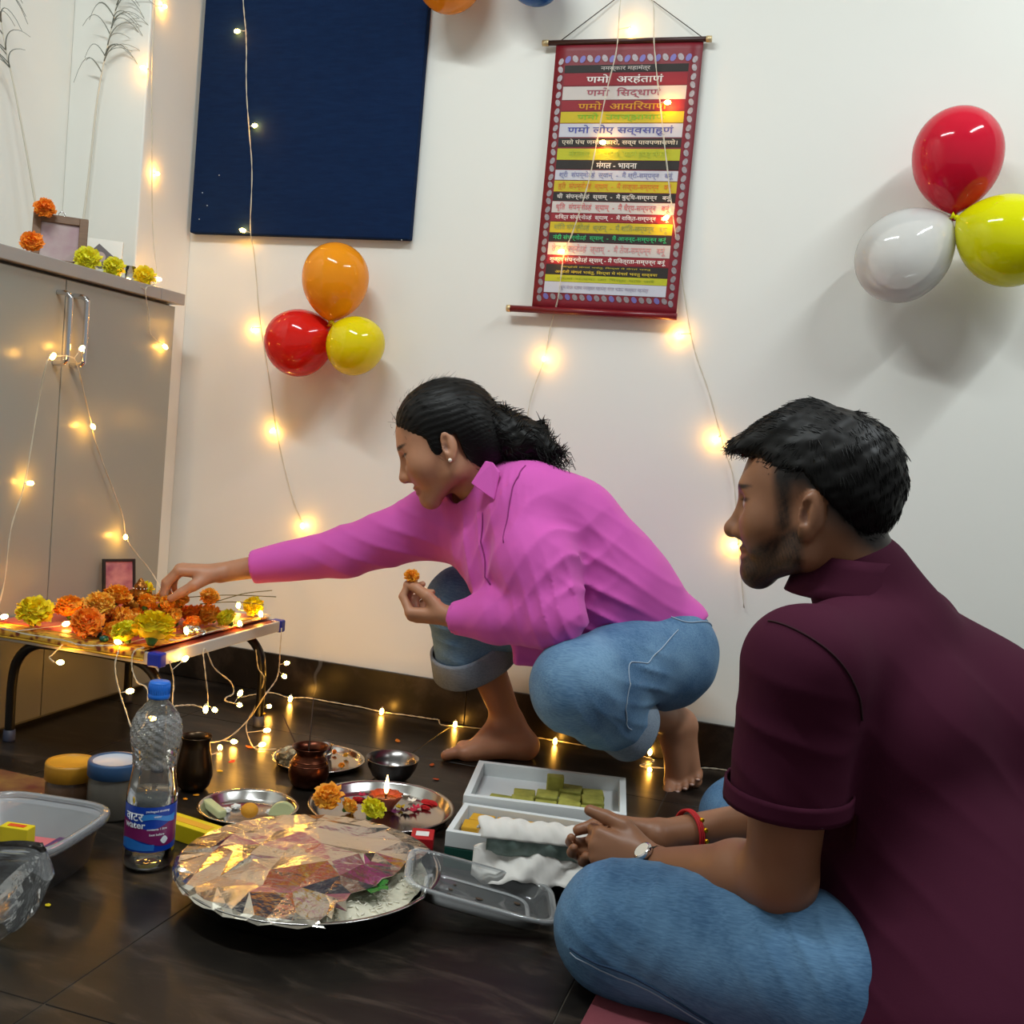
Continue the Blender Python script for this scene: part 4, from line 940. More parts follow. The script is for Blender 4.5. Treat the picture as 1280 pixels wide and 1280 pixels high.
# paper roll: dark leafy core in translucent white paper
PAPER = M('tissue_paper', '#d9d5cf', 0.8, sss=0.0); CORE = M('dark_green_leaf_roll', '#41554c', 0.6, var=0.4, vscale=30, col2='#8a9a94')
pr = thing('paper_roll', 'white paper packet rolled around a dark leafy filling', 'packet', (BB[0], BB[1], 0.05))
e0, e1 = PZ(604, 1045, 0.084), PZ(742, 1060, 0.084); mid = (e0+e1)/2; mid[1] -= 0.0
pa = unit(e1-e0); pb = np.array([-pa[1], pa[0], 0]); L = np.linalg.norm(e1-e0)
mb = MB(); mb.tube(spline([mid-pa*L*0.46, mid-pa*L*0.2, mid, mid+pa*L*0.2, mid+pa*L*0.46], 5), [0.029]*21, 20, flat=1.0); obj('leaf_core', mb, CORE, pr)
def sheet(u, v):
    a = math.radians(2-v*200); w = 0.0305+0.0015*math.sin(u*19+v*5)+0.002*math.sin(u*41); fl = 0.010*math.sin(u*9+1)*max(0, v-0.75)*4
    k = (u-0.5)*L*(1.06+0.03*math.sin(v*8))+0.006*math.sin(v*11)
    return mid+pa*k-pb*math.cos(a)*w*1.05-np.array([0, 0, 1])*(math.sin(a)*w-0.002-fl)
mb = MB(); mb.grid(lambda u, v: sheet(u, 0.08+v*0.92), 34, 26); obj('paper_wrap', mb, PAPER, pr, solid=0.0006)
TA, TB_ = PZ(592, 1062, 0.069), PZ(748, 1078, 0.069); tdir = unit(TB_-TA); tper = np.array([tdir[1], -tdir[0], 0]); tper = tper if tper[1] < 0 else -tper; TLn = np.linalg.norm(TB_-TA)
mb = MB(); mb.grid(lambda u, v: TA+tdir*TLn*u+tper*(0.012*v+0.030*v*v+0.008*math.sin(u*9+v*5)+0.003*math.sin(u*31+v*9)-0.012)+np.array([0, 0, 0.007*math.sin(u*13+v*3)+0.003*math.sin(u*37-v*11)-0.040*v*v+0.003]), 28, 14)
tag(obj('tissue_sheet', mb, PAPER, solid=0.0006), 'crumpled white tissue hanging over the front of the green box', 'tissue')
c0 = PZ(556, 1052, 0.03); carton('carton', 'small red carton beside the dark green sweet box', (-0.617, 1.705, 0.0005), (0.040, 0.050, 0.045), 0.3, M('red_card', '#a8141c', 0.5), print_=M('white_print', '#d8d4d0', 0.5))
# ---- small plate, aarti thali, back plate, bowl
SP = np.array([-0.978, 1.722, 0.0]); sp = thing('steel_plate', 'small steel plate with pale fruit pieces behind the foil platter', 'plate', tuple(SP)); obj('dish', dish(MB(), SP, 0.090, 0.024, 0.068), STEEL, sp)
PALE = M('pale_fruit', '#bcc08e', 0.5, var=0.15, vscale=25)
def blob(name, label, cat, c, rad, mat, R=None, group=None):
    b = MB(); b.sphere(c, 1.0, 18, 12, sc=rad, R=R); return tag(obj(name, b, mat), label, cat, group)
def half_slice(c, rad, th, R, name, label):
    mb = MB(); n = 14; P = [(rad*math.cos(math.pi*k/n), 0, rad*math.sin(math.pi*k/n)*1.05) for k in range(n+1)]
    P = [Vector(c)+R @ Vector(p) for p in P]; mb.poly(P, th, R @ Vector((0, 1, 0))); o = obj(name, mb, PALE); md = o.modifiers.new('round', 'BEVEL'); md.width = 0.0022; md.segments = 2; return tag(o, label, 'fruit', 'fruit on the small plate')
half_slice(PZ(352, 1021, 0.006), 0.026, 0.014, Euler((-0.15, 0, 0.35)).to_matrix(), 'fruit_slice', 'pale green half-moon fruit slice standing at the plate rim')
mb = MB(); c = PZ(268, 1011, 0.012); mb.box((c[0]-0.030, c[1]-0.009, 0.005), (c[0]+0.030, c[1]+0.009, 0.021), 0.004, rot=Euler((0, 0.12, -0.45)).to_matrix()); tag(obj('fruit_stick', mb, PALE), 'pale green fruit stick lying on the small plate', 'fruit', 'fruit on the small plate')
blob('laddu', 'round saffron laddu in the middle of the small plate', 'sweet', PZ(312, 1013, 0.018), (0.0165, 0.0165, 0.014), M('laddu', '#c98a1c', 0.7, bump=0.6, bscale=300))
for k, (x, y) in enumerate(((283, 1012), (295, 1008), (338, 1015))): crumple('sugar_lump', 'white sugar lump on the small steel plate', 'sugar', PZ(x, y, 0.007), (0.009, 0.008, 0.010), M('sugar', '#dcdcd8', 0.5), 40+k, group='sugar lumps')
AT = np.array([-0.760, 1.852, 0.0]); at = thing('aarti_plate', 'steel worship plate carrying an oil lamp and flowers', 'plate', tuple(AT)); obj('dish', dish(MB(), AT, 0.138, 0.026, 0.116), STEEL, at)
DC = np.array([PZ(482, 1000, 0.02)[0], PZ(482, 1000, 0.02)[1], 0.002]); CLAY = M('red_clay', '#8a3a1c', 0.5, var=0.35, vscale=60)
dl = thing('oil_lamp', 'clay oil lamp burning with a tall flame on the worship plate', 'oil lamp', tuple(DC)); mb = MB(); V = []; n = 40
pr_ = [(0.0, 0.0), (0.016, 0.0), (0.020, 0.010), (0.029, 0.024), (0.034, 0.030), (0.031, 0.031), (0.024, 0.024), (0.012, 0.018), (0.0, 0.017)]
for (rad, z) in pr_:
    for j in range(n):
        a = 6.2832*j/n; w = 1+0.07*math.cos(a*10)*(rad > 0.022); V.append((DC[0]+rad*w*math.cos(a), DC[1]+rad*w*math.sin(a), DC[2]+z))
mb.add(V, [(i*n+j, i*n+(j+1) % n, (i+1)*n+(j+1) % n, (i+1)*n+j) for i in range(len(pr_)-1) for j in range(n)]); obj('clay_bowl', mb, CLAY, dl)
mb = MB(); mb.lathe([(0.0, 0.0225), (0.0225, 0.0225)], DC, 24); obj('oil', mb, M('lamp_oil', '#6a3a10', 0.05), dl)
fl0 = DC+np.array([0.0, 0.0, 0.022]); mb = MB(); mb.tube([fl0, fl0+np.array([0, 0, 0.014])], 0.0016, 6); obj('wick', mb, M('wick', '#2a1a10', 0.9), dl)
mb = MB(); mb.lathe([(0.0, 0.030), (0.0032, 0.034), (0.0046, 0.041), (0.0042, 0.050), (0.0026, 0.060), (0.001, 0.067), (0.0, 0.070)], DC, 14); obj('flame', mb, M('flame', '#ffb040', 0.5, emit='#ffb45a', estr=38), dl)
marigold(PZ(410, 997, 0.036), 0.030, 'orange', 'orange marigold at the rim of the worship plate', 'flowers on the worship plate', tilt=(0.3, -0.2, 0.5)); marigold(PZ(466, 1012, 0.024), 0.026, 'lemon', 'yellow marigold in front of the oil lamp', 'flowers on the worship plate', tilt=(0.4, 0, 2))
marigold(PZ(436, 1008, 0.016), 0.018, 'amber', 'small amber marigold bud between the two larger blooms', 'flowers on the worship plate')
KUM = M('vermilion', '#a80f16', 0.9)
for k, (x, y, s, cl) in enumerate(((546, 1005, 0.030, KUM), (448, 999, 0.012, KUM), (532, 1010, 0.010, KUM))):
    crumple('vermilion_heap', 'smear of red vermilion powder on the worship plate', 'powder', PZ(x, y, 0.006), (s, s*0.45, 0.010), cl, 60+k, flat=0.5, group='vermilion on the plate')
SMALLF = [('#e8e0d0', 508, 993), ('#c01838', 521, 1008), ('#e6c020', 500, 1008), ('#a8123a', 452, 993), ('#f0e8d8', 515, 1000), ('#3a1020', 506, 1012), ('#d04a10', 538, 1000), ('#b01030', 516, 1012), ('#6a1a4a', 494, 1014)]
for k, (cl, x, y) in enumerate(SMALLF):
    c = PZ(x, y, 0.008); r5 = np.random.default_rng(70+k); mb = MB()
    for j in range(6):
        a = j*1.047+r5.uniform(0, 1); d = np.array([math.cos(a), math.sin(a), 0.5]); mb.v and None
        s = np.array([-math.sin(a), math.cos(a), 0]); p0 = np.array([c[0], c[1], 0.004]); o_ = [p0, p0+d*0.006+s*0.004, p0+d*0.011+np.array([0, 0, 0.001]), p0+d*0.006-s*0.004]; mb.add(o_, [(0, 1, 2, 3)], False)
    tag(obj('loose_petals', mb, M('petal_'+cl, cl, 0.6), solid=0.0006), 'tuft of small loose petals scattered around the oil lamp', 'petals', 'loose petals on the worship plate')
BP = np.array([-1.012, 2.076, 0.0]); bpo = thing('steel_plate', 'flat steel plate with a small cup behind the copper pot', 'plate', tuple(BP)); obj('dish', dish(MB(), BP, 0.098, 0.016, 0.082), STEEL, bpo)
c = PZ(404, 948, 0.004); mb = MB(); mb.lathe([(0.0, 0.0), (0.016, 0.0), (0.018, 0.004), (0.021, 0.034), (0.0205, 0.034), (0.0175, 0.005), (0.0, 0.003)], (c[0], c[1], 0.0022), 26); tag(obj('steel_cup', mb, STEEL), 'small steel cup standing on the flat plate', 'cup')
for k, (x, y, cl) in enumerate(((427, 957, 'orange'), (418, 940, 'deep'), (432, 944, 'amber'))):
    c = PZ(x, y, 0.010); marigold((c[0], c[1], 0.010), 0.008 if k == 0 else 0.006, cl, 'tiny marigold bud on the flat steel plate', 'buds on the flat plate')
BW = np.array([PZ(486, 976)[0], PZ(486, 976)[1]+0.012, 0.0]); mb = MB()
mb.lathe([(0.0, 0.0), (0.030, 0.0), (0.042, 0.010), (0.052, 0.028), (0.057, 0.046), (0.058, 0.048), (0.0565, 0.048), (0.051, 0.029), (0.040, 0.011), (0.0, 0.003)], BW, 48); tag(obj('steel_bowl', mb, M('brushed_steel', '#8f8a88', 0.25, 1.0)), 'round steel bowl behind the worship plate', 'bowl')
# ---- pots
def pot(c, label, mat, prof, name='brass_pot'):
    t = thing(name, label, 'pot', tuple(c)); mb = MB(); mb.lathe(prof, c, 44); obj('vessel', mb, mat, t); return t
L1 = PZ(376, 988); L1 = np.array([L1[0], L1[1]+0.03, 0.0])
pt1 = pot(L1, 'round copper pot with flared rim holding incense sticks', COPPER, [(0.0, 0.0), (0.028, 0.0), (0.036, 0.008), (0.0425, 0.026), (0.041, 0.046), (0.034, 0.060), (0.0285, 0.067), (0.0285, 0.074), (0.038, 0.084), (0.0385, 0.086), (0.036, 0.085), (0.027, 0.074), (0.027, 0.066), (0.036, 0.050), (0.030, 0.012), (0.0, 0.006)])
for z_ in (0.050, 0.0575): 
    mb = MB(); mb.lathe([(0.0395-(z_-0.05)*0.55+0.0014*math.cos(t), z_+0.0014*math.sin(t)) for t in np.linspace(0, 6.2832, 8)], L1, 40); obj('neck_band', mb, COPPER, pt1)
L2 = PZ(234, 990); L2 = np.array([L2[0], L2[1]+0.02, 0.0])
pot(L2, 'dark bronze tumbler pot standing behind the water bottle', BRONZE, [(0.0, 0.0), (0.022, 0.0), (0.031, 0.010), (0.0365, 0.030), (0.034, 0.055), (0.0285, 0.085), (0.0265, 0.098), (0.0305, 0.108), (0.031, 0.110), (0.0285, 0.109), (0.025, 0.098), (0.027, 0.084), (0.034, 0.030), (0.0, 0.010)])
STK = M('incense_stick', '#3a2a20', 0.9)
for k, (x, y) in enumerate(((353, 893), (392, 872))):
    e = PY(x, y, L1[1]+0.05); mb = MB(); a0 = L1+np.array([0.008*(1-2*k), 0.006, 0.010]); mb.tube([a0, (a0+e)/2, e], [0.0014, 0.0016, 0.0012], 5); tag(obj('incense_stick', mb, STK), 'thin dark incense stick leaning out of the copper pot', 'incense', 'incense sticks')
c = PZ(352, 962); crumple('thread_bundle', 'tangle of pale gold thread beside the copper pot', 'thread', (c[0], c[1]+0.02, 0.022), (0.024, 0.020, 0.040), M('gold_thread', '#a89a7a', 0.35, 0.5, var=0.5, vscale=150, col2='#5a4a30', bump=0.8, bscale=200), 77, flat=0.55)
# ---- petals on the floor
for k, (x, y, cl, s) in enumerate(((497, 927, '#d87a14', 0.009), (540, 957, '#c85a10', 0.008), (545, 975, '#d04a14', 0.007), (275, 965, '#d8b414', 0.008), (290, 953, '#c83018', 0.009), (312, 935, '#d86a10', 0.010), (245, 995, '#d88a14', 0.007), (403, 973, '#d89a18', 0.007), (60, 1133, '#d8c018', 0.006), (448, 955, '#d07a14', 0.006), (330, 893, '#c89018', 0.006), (232, 1000, '#d8901a', 0.006))):
    c = PZ(x, y); r6 = np.random.default_rng(90+k); a = r6.uniform(0, 6); d = np.array([math.cos(a), math.sin(a), 0]); s2 = np.array([-d[1], d[0], 0]); mb = MB()
    mb.grid(lambda u, v: c+d*s*(v-0.5)*2+s2*s*0.7*(u-0.5)*2*math.sin(math.pi*(0.15+0.8*v))+np.array([0, 0, 0.0012+s*0.5*(v-0.3)**2+s*0.4*(u-0.5)**2]), 5, 5)
    tag(obj('fallen_petal', mb, M('petal_'+cl, cl, 0.6), solid=0.0006), 'fallen marigold petal on the dark floor', 'petal', 'fallen petals')
# ---- mats
def mat_poly(name, label, pts, th, mat):
    mb = MB(); mb.poly([(p[0], p[1], 0.0006) for p in pts], th, (0, 0, 1)); o = obj(name, mb, mat); md = o.modifiers.new('round', 'BEVEL'); md.width = 0.002; md.segments = 2; return tag(o, label, 'mat')
e1, e2 = PZ(768, 1205), PZ(727, 1282); dv = unit(e2-e1); rt_ = np.array([-dv[1], dv[0], 0]); rt_ = rt_ if rt_[0] > 0 else -rt_
mat_poly('floor_mat', 'dusty pink floor mat under the person in the maroon polo', [e1-dv*0.55, e2+dv*0.25, e2+dv*0.25+rt_*0.85, e1-dv*0.55+rt_*0.85], 0.008, fabric_mat('pink_mat', '#8a4a52', '#6a343c'))
mat_poly('floor_mat', 'reddish patterned mat by the cabinet behind the frosted tub', [(-1.64, 1.50, 0), (-1.36, 1.50, 0), (-1.36, 1.695, 0), (-1.64, 1.695, 0)], 0.004, M('red_brown_mat', '#5a2a1c', 0.9, col2='#7a5a2a', vscale=18))
# ================================================================== people
def unit(v): v = np.array(v, float); return v/np.linalg.norm(v)
def frame(fwd, up=(0, 0, 1)):
    x = unit(fwd); y = unit(np.cross(up, x)); z = np.cross(x, y); return np.stack([x, y, z], 1)      # columns: forward, left, up
def rot_about(v, ax, a):
    ax = unit(ax); v = np.array(v, float); return v*math.cos(a)+np.cross(ax, v)*math.sin(a)+ax*np.dot(ax, v)*(1-math.cos(a))
class Head:
    def __init__(s, c, R, k): s.c = np.array(c, float); s.R = np.array(R, float); s.k = k
    def __call__(s, x, y, z): return s.c+s.R@(np.array([x, y, z])*s.k)
    def loc(s, P): return ((np.asarray(P)-s.c)@s.R)/s.k
    def ell(s, c, r, tilt=None):
        R = s.R
        if tilt is not None: R = s.R@np.array(Euler(tilt).to_matrix())
        return s_ell(s(*c), np.array(r)*s.k, R)
    def cone(s, a, b, r1, r2): return s_cone(s(*a), s(*b), r1*s.k, r2*s.k)
    def ball(s, c, r): return s_ball(s(*c), r*s.k)
def add_head(S, H, male):
    k = H.k; A = lambda f, kk: S.add(f, kk*k)
    A(H.ell((-0.010, 0, 0.030), (0.096, 0.075, 0.086)), 0.01)
    A(H.ell((0.030, 0, 0.004), (0.061, 0.062, 0.082)), 0.03)
    A(H.ell((0.050, 0, -0.045), (0.042, 0.046, 0.050)), 0.03)
    jw = 0.054 if male else 0.047
    for sy in (-1, 1):
        A(H.cone((-0.002, sy*jw, -0.035), (0.004, sy*jw*0.97, -0.070 if male else -0.064), 0.018, 0.016), 0.03)
        A(H.cone((0.004, sy*jw*0.95, -0.070 if male else -0.064), (0.070, sy*0.012, -0.100), 0.017, 0.016), 0.025)
        A(H.ball((0.056, sy*0.036, -0.030), 0.027 if male else 0.030), 0.03)
    A(H.ball((0.072, 0, -0.098), 0.021 if male else 0.018), 0.018)
    A(H.cone((0.081, -0.028, 0.016), (0.081, 0.028, 0.016), 0.0125 if male else 0.010, 0.0125 if male else 0.010), 0.02)
    for sy in (-1, 1):
        S.cut(H.ball((0.099, sy*0.032, -0.003), 0.016), 0.014*k)
        A(H.ell((0.0735, sy*0.031, -0.003), (0.0145, 0.0165, 0.0125)), 0.005)
        A(H.cone((0.081, sy*0.020, 0.0035), (0.078, sy*0.043, 0.0025), 0.0035, 0.003), 0.004)
    A(H.cone((0.086, 0, 0.006), (0.107, 0, -0.036), 0.0075, 0.0095), 0.012)
    A(H.ball((0.1085 if male else 0.105, 0, -0.041), 0.0115 if male else 0.010), 0.008)
    for sy in (-1, 1): A(H.ball((0.096, sy*0.0125, -0.044), 0.0090), 0.008)
    A(H.ell((0.0865, 0, -0.0670), (0.0115, 0.021, 0.0058)), 0.006)
    A(H.ell((0.0845, 0, -0.0790), (0.0115, 0.019, 0.0066)), 0.006)
    S.cut(H.cone((0.101, -0.016, -0.0730), (0.101, 0.016, -0.0730), 0.0035, 0.0035), 0.003*k)
    for sy in (-1, 1):
        y0 = 0.074; t = (0, 0, sy*0.35)
        A(H.ell((-0.010, sy*(y0+0.004), -0.014), (0.0175, 0.0085, 0.030), (0, -0.18, sy*0.40)), 0.006)
        A(H.ell((-0.003, sy*(y0+0.004), -0.041), (0.010, 0.006, 0.011), (0, 0, sy*0.3)), 0.006)
        S.cut(H.ell((-0.004, sy*(y0+0.014), -0.013), (0.0105, 0.009, 0.018), (0, -0.15, sy*0.40)), 0.004*k)
        A(H.ell((-0.0125, sy*(y0+0.0075), -0.014), (0.005, 0.0035, 0.016), (0, -0.2, sy*0.3)), 0.003)
def skin_colour(H, base, male):
    base = np.array(lin(base))
    def f(P):
        L = H.loc(P); x, y, z = L[:, 0], L[:, 1], L[:, 2]
        c = np.repeat(base[None], len(P), 0)
        n = wob(np.asarray(P, f32), 90, 1)
        c = c*(1+0.05*n[:, None])
        inh = (np.abs(x) < 0.14) & (np.abs(y) < 0.11) & (z > -0.150) & (z < 0.14)
        def blend(m, col, a=1.0):
            m = (np.clip(m, 0, 1)*inh*a)[:, None]; return c*(1-m)+np.array(lin(col))*m
        lip = 1-np.maximum(np.maximum(np.abs(y)/0.024, np.abs(z+0.073)/0.0125), np.where(x > 0.078, 0, 9)); c = blend(lip*4, '#8c4f45' if male else '#a05a52', 0.75)
        for sy in (-1, 1):
            brow = 1-np.sqrt(((y-sy*0.032)/0.023)**2+((z-0.0185-0.10*np.abs(y-sy*0.030))/0.0052)**2); c = blend(np.where(x > 0.05, brow*3, 0), '#15100e', 0.95)
            eye = 1-np.sqrt(((y-sy*0.032)/0.0155)**2+((z+0.003)/0.0062)**2); c = blend(np.where(x > 0.06, eye*5, 0), '#a8948a' if not male else '#c8bcb2', 0.7)
            iris = 1-np.sqrt(((y-sy*0.0325)/0.0062)**2+((z+0.003)/0.0062)**2); c = blend(np.where(x > 0.06, iris*6, 0), '#1b110d', 1.0)
            lash = 1-np.sqrt(((y-sy*0.033)/0.022)**2+((z-0.0020)/0.0042)**2); c = blend(np.where(x > 0.06, lash*4, 0), '#120c0a', 0.9)
            hol = 1-np.sqrt(((y-sy*0.012)/0.006)**2+((z+0.0505)/0.004)**2+((x-0.099)/0.009)**2); c = blend(hol*3, '#3a1d15', 0.9)
            canal = 1-np.sqrt(((x+0.001)/0.008)**2+((z+0.018)/0.012)**2+((y-sy*0.078)/0.010)**2); c = blend(canal*2, '#5a3324', 0.7)
        if male:
            jl = np.clip((-z-0.028-0.55*np.clip(x-0.018, 0, 1))/0.016, 0, 1)*np.clip((x+0.004)/0.012, 0, 1)        # cheek line falls towards the mouth
            under = np.clip((z+0.150)/0.018, 0, 1)
            must = (1-np.maximum(np.abs(y)/0.034, np.abs(z+0.0585)/0.0085))*3*(x > 0.06)
            mouth = 1-np.clip((1-np.sqrt((y/0.024)**2+((z+0.074)/0.011)**2))*5, 0, 1)
            side = np.clip((x-0.012)/0.010, 0, 1)*np.clip((0.042-x)/0.012, 0, 1)*np.clip((0.05-z)/0.02, 0, 1)*np.clip((z+0.06)/0.03, 0, 1)*(np.abs(y) > 0.045)
            chin = np.clip((x-0.045)/0.02, 0, 1)*np.clip((-0.070-z)/0.010, 0, 1)
            m = np.maximum(np.maximum(jl*under*mouth, np.clip(must, 0, 1)*mouth), np.maximum(side*0.75, chin*mouth))
            gr = 0.85+0.15*np.sin(x*1500)*np.sin(z*1700+y*900)
            c = blend(np.clip(m*1.35, 0, 1)*gr, '#070504', 0.96)
            # cropped sides and nape: scalp darkens upward under the short hair
            hl = np.where(x > 0.0, -0.012, -0.012+1.05*np.clip(x, -0.085, 0))
            fade = np.clip((z-hl)/0.044, 0, 1)**1.3*np.clip((0.047-x)/0.012, 0, 1)
            ear = (np.abs(y) > 0.070) & (((x+0.010)/0.024)**2+((z+0.016)/0.034)**2 < 1)
            c = blend(np.where(ear, 0, fade), '#14100f', 0.97)
        else:
            fade = np.clip((z-0.030)/0.02, 0, 1)*np.clip((0.075-x)/0.02, 0, 1)
            ear = (np.abs(y) > 0.070) & (((x+0.010)/0.024)**2+((z+0.016)/0.034)**2 < 1)
            c = blend(np.where(ear, 0, fade), '#100c0b', 1.0)
        return np.clip(c, 0, 1)
    return f
FL = [(0.040, 0.025, 0.020), (0.044, 0.028, 0.021), (0.041, 0.026, 0.021), (0.032, 0.020, 0.018)]
def add_hand(S, wrist, fwd, palm, thumb_side, curls, thumb, s=1.0, spread=0.0, rw=0.024, k=0.0035):
    """fwd: wrist to knuckles; palm: direction the palm faces; thumb_side: towards the thumb; curls: per finger 3 angles (deg); thumb: 3 unit-ish directions in (fwd, thumb side, palm)"""
    w = np.array(wrist, float); f = unit(fwd); n = np.array(palm, float); n = unit(n-f*np.dot(n, f)); t = np.cross(f, n)
    if np.dot(t, thumb_side) < 0: t = -t
    offs = (0.026, 0.009, -0.008, -0.024); lens = (0.088, 0.090, 0.084, 0.076); tips = []
    for i in range(4):
        kn = w+(f*lens[i]+t*offs[i]-n*0.004*(1 if i in (1, 2) else 0))*s
        S.add(s_cone(w+t*offs[i]*0.55*s, kn, 0.0155*s, 0.0115*s), 0.012)
        p = kn; d = rot_about(f, n, 0)+t*spread*(1.5-i)*0.12; d = unit(d); axis = np.cross(d, n); r = [0.0098, 0.0088, 0.0080, 0.0068]
        if i == 3: r = [x*0.88 for x in r]
        a = 0
        for j in range(3):
            a += math.radians(curls[i][j]); dd = d*math.cos(a)+n*math.sin(a)
            q = p+dd*FL[i][j]*s; S.add(s_cone(p, q, r[j]*s, r[j+1]*s), k if j else 0.005); p = q
        tips.append(p)
    p = w+(f*0.022+t*0.020+n*0.008)*s; tr = [0.0155, 0.0125, 0.0105, 0.0085]; tl = (0.042, 0.032, 0.027)
    for j in range(3):
        d = unit(f*thumb[j][0]+t*thumb[j][1]+n*thumb[j][2]); q = p+d*tl[j]*s
        S.add(s_cone(p, q, tr[j]*s, tr[j+1]*s), 0.012 if j == 0 else 0.004); p = q
    tips.append(p)
    return tips
def add_foot(S, ankle, heel, ball, up, big_side, toe_dir=None, s=1.0):
    """heel and ball-of-foot are the sole contacts; toes leave the ball along toe_dir"""
    heel = np.array(heel, float); ball = np.array(ball, float); up = unit(up); f = unit(ball-heel); sd = unit(np.array(big_side)-f*np.dot(big_side, f))
    S.add(s_ball(heel+up*0.030*s+f*0.016, 0.030*s), 0.02)
    S.add(s_cone(heel+up*0.032*s+f*0.012, np.array(ankle), 0.031*s, 0.034*s), 0.02)
    S.add(s_cone(np.array(ankle)+f*0.015, ball+up*0.022*s-f*0.02+sd*0.010, 0.034*s, 0.021*s), 0.025)
    S.add(s_cone(heel+up*0.024*s+f*0.03-sd*0.008, ball+up*0.016*s-sd*0.028, 0.025*s, 0.016*s), 0.02)
    S.add(s_cone(heel+up*0.028*s+f*0.05+sd*0.006, ball+up*0.018*s+sd*0.024, 0.026*s, 0.019*s), 0.02)
    td = unit(toe_dir) if toe_dir is not None else f
    L = (0.050, 0.045, 0.040, 0.034, 0.028); R_ = (0.0135, 0.0100, 0.0095, 0.0090, 0.0085); o = (0.028, 0.008, -0.009, -0.024, -0.037)
    back = (0, 0.0, -0.004, -0.010, -0.018)
    tips = []
    for i in range(5):
        p0 = ball+sd*o[i]*s+f*back[i]*s+up*R_[i]*1.15*s; p1 = p0+td*L[i]*s*0.55+up*0.003; p2 = p0+td*L[i]*s-up*0.003
        S.add(s_cone(p0, p1, R_[i]*1.02*s, R_[i]*s*0.95), 0.010); S.add(s_cone(p1, p2, R_[i]*s*0.95, R_[i]*s*0.9), 0.003); tips.append(p2+up*R_[i]*0.6+td*0.003)
    return tips
SKIN_W = M('skin_warm', '#c08d6e', 0.48, attr='Col', sss=0.12)
SKIN_M = M('skin_tan', '#8d5f43', 0.45, attr='Col', sss=0.10)
HAIRM = M('black_hair', '#0a0807', 0.5, spec=0.28)
PINKM = M('magenta_cotton', '#cd52ad', 0.75, bump=0.12, bscale=350, sheen=0.1, bdist=0.0008)
def denim_mat(name, c1, c2):
    m = M(name, c1, 0.85); nt = m.node_tree; b = nt.nodes['Principled BSDF']
    tc = nt.nodes.new('ShaderNodeTexCoord')
    n1 = nt.nodes.new('ShaderNodeTexNoise'); n1.inputs['Scale'].default_value = 9; n1.inputs['Detail'].default_value = 6; nt.links.new(tc.outputs['Object'], n1.inputs['Vector'])
    mp = nt.nodes.new('ShaderNodeMapping'); mp.inputs['Scale'].default_value = (60, 400, 400); mp.inputs['Rotation'].default_value = (0.3, 0.5, 0.4); nt.links.new(tc.outputs['Object'], mp.inputs['Vector'])
    n2 = nt.nodes.new('ShaderNodeTexNoise'); n2.inputs['Scale'].default_value = 1.0; n2.inputs['Detail'].default_value = 2; nt.links.new(mp.outputs['Vector'], n2.inputs['Vector'])
    ad = nt.nodes.new('ShaderNodeMath'); ad.operation = 'MULTIPLY_ADD'; ad.inputs[1].default_value = 0.55; nt.links.new(n2.outputs['Fac'], ad.inputs[0]); nt.links.new(n1.outputs['Fac'], ad.inputs[2])
    mr = nt.nodes.new('ShaderNodeMapRange'); mr.inputs['From Min'].default_value = 0.55; mr.inputs['From Max'].default_value = 1.0; nt.links.new(ad.outputs[0], mr.inputs['Value'])
    mx = nt.nodes.new('ShaderNodeMix'); mx.data_type = 'RGBA'; mx.inputs['A'].default_value = lin4(c1); mx.inputs['B'].default_value = lin4(c2)
    nt.links.new(mr.outputs['Result'], mx.inputs['Factor']); nt.links.new(mx.outputs['Result'], b.inputs['Base Color'])
    bp = nt.nodes.new('ShaderNodeBump'); bp.inputs['Strength'].default_value = 0.35; bp.inputs['Distance'].default_value = 0.001; nt.links.new(n2.outputs['Fac'], bp.inputs['Height']); nt.links.new(bp.outputs['Normal'], b.inputs['Normal'])
    return m
DENIM_W = denim_mat('washed_denim', '#3d6186', '#6f92b0')
DENIM_M = denim_mat('mid_denim', '#34587c', '#5f86a8')
DENIM_IN = denim_mat('denim_reverse', '#5d6b7c', '#8a97a6')
POLO = M('maroon_pique', '#42172a', 0.85, bump=0.15, bscale=600, spec=0.12, bdist=0.0006)
def strands(name, curves, r0, mat, parent, n=3):
    mb = MB()
    for c in curves:
        k = len(c); mb.tube(c, np.linspace(r0, r0*0.35, k), n, cap=False)
    o = obj(name, mb, mat, parent); o['kind'] = 'stuff'; return o
def folds(p, origin, direction, period, amp, width, along=None):
    """soft creases across 'direction' near origin"""
    q = p-np.array(origin, f32); d = q@np.array(unit(direction), f32); e = np.exp(-((q**2).sum(1))/(width*width))
    rd = 1-np.abs(np.sin(d*(3.1416/period)+1.5*wob(p, 13, 2)+0.5*wob(p, 31, 1)))
    return -amp*rd**1.6*e*(0.65+0.5*wob(p, 22, 3))*1.25

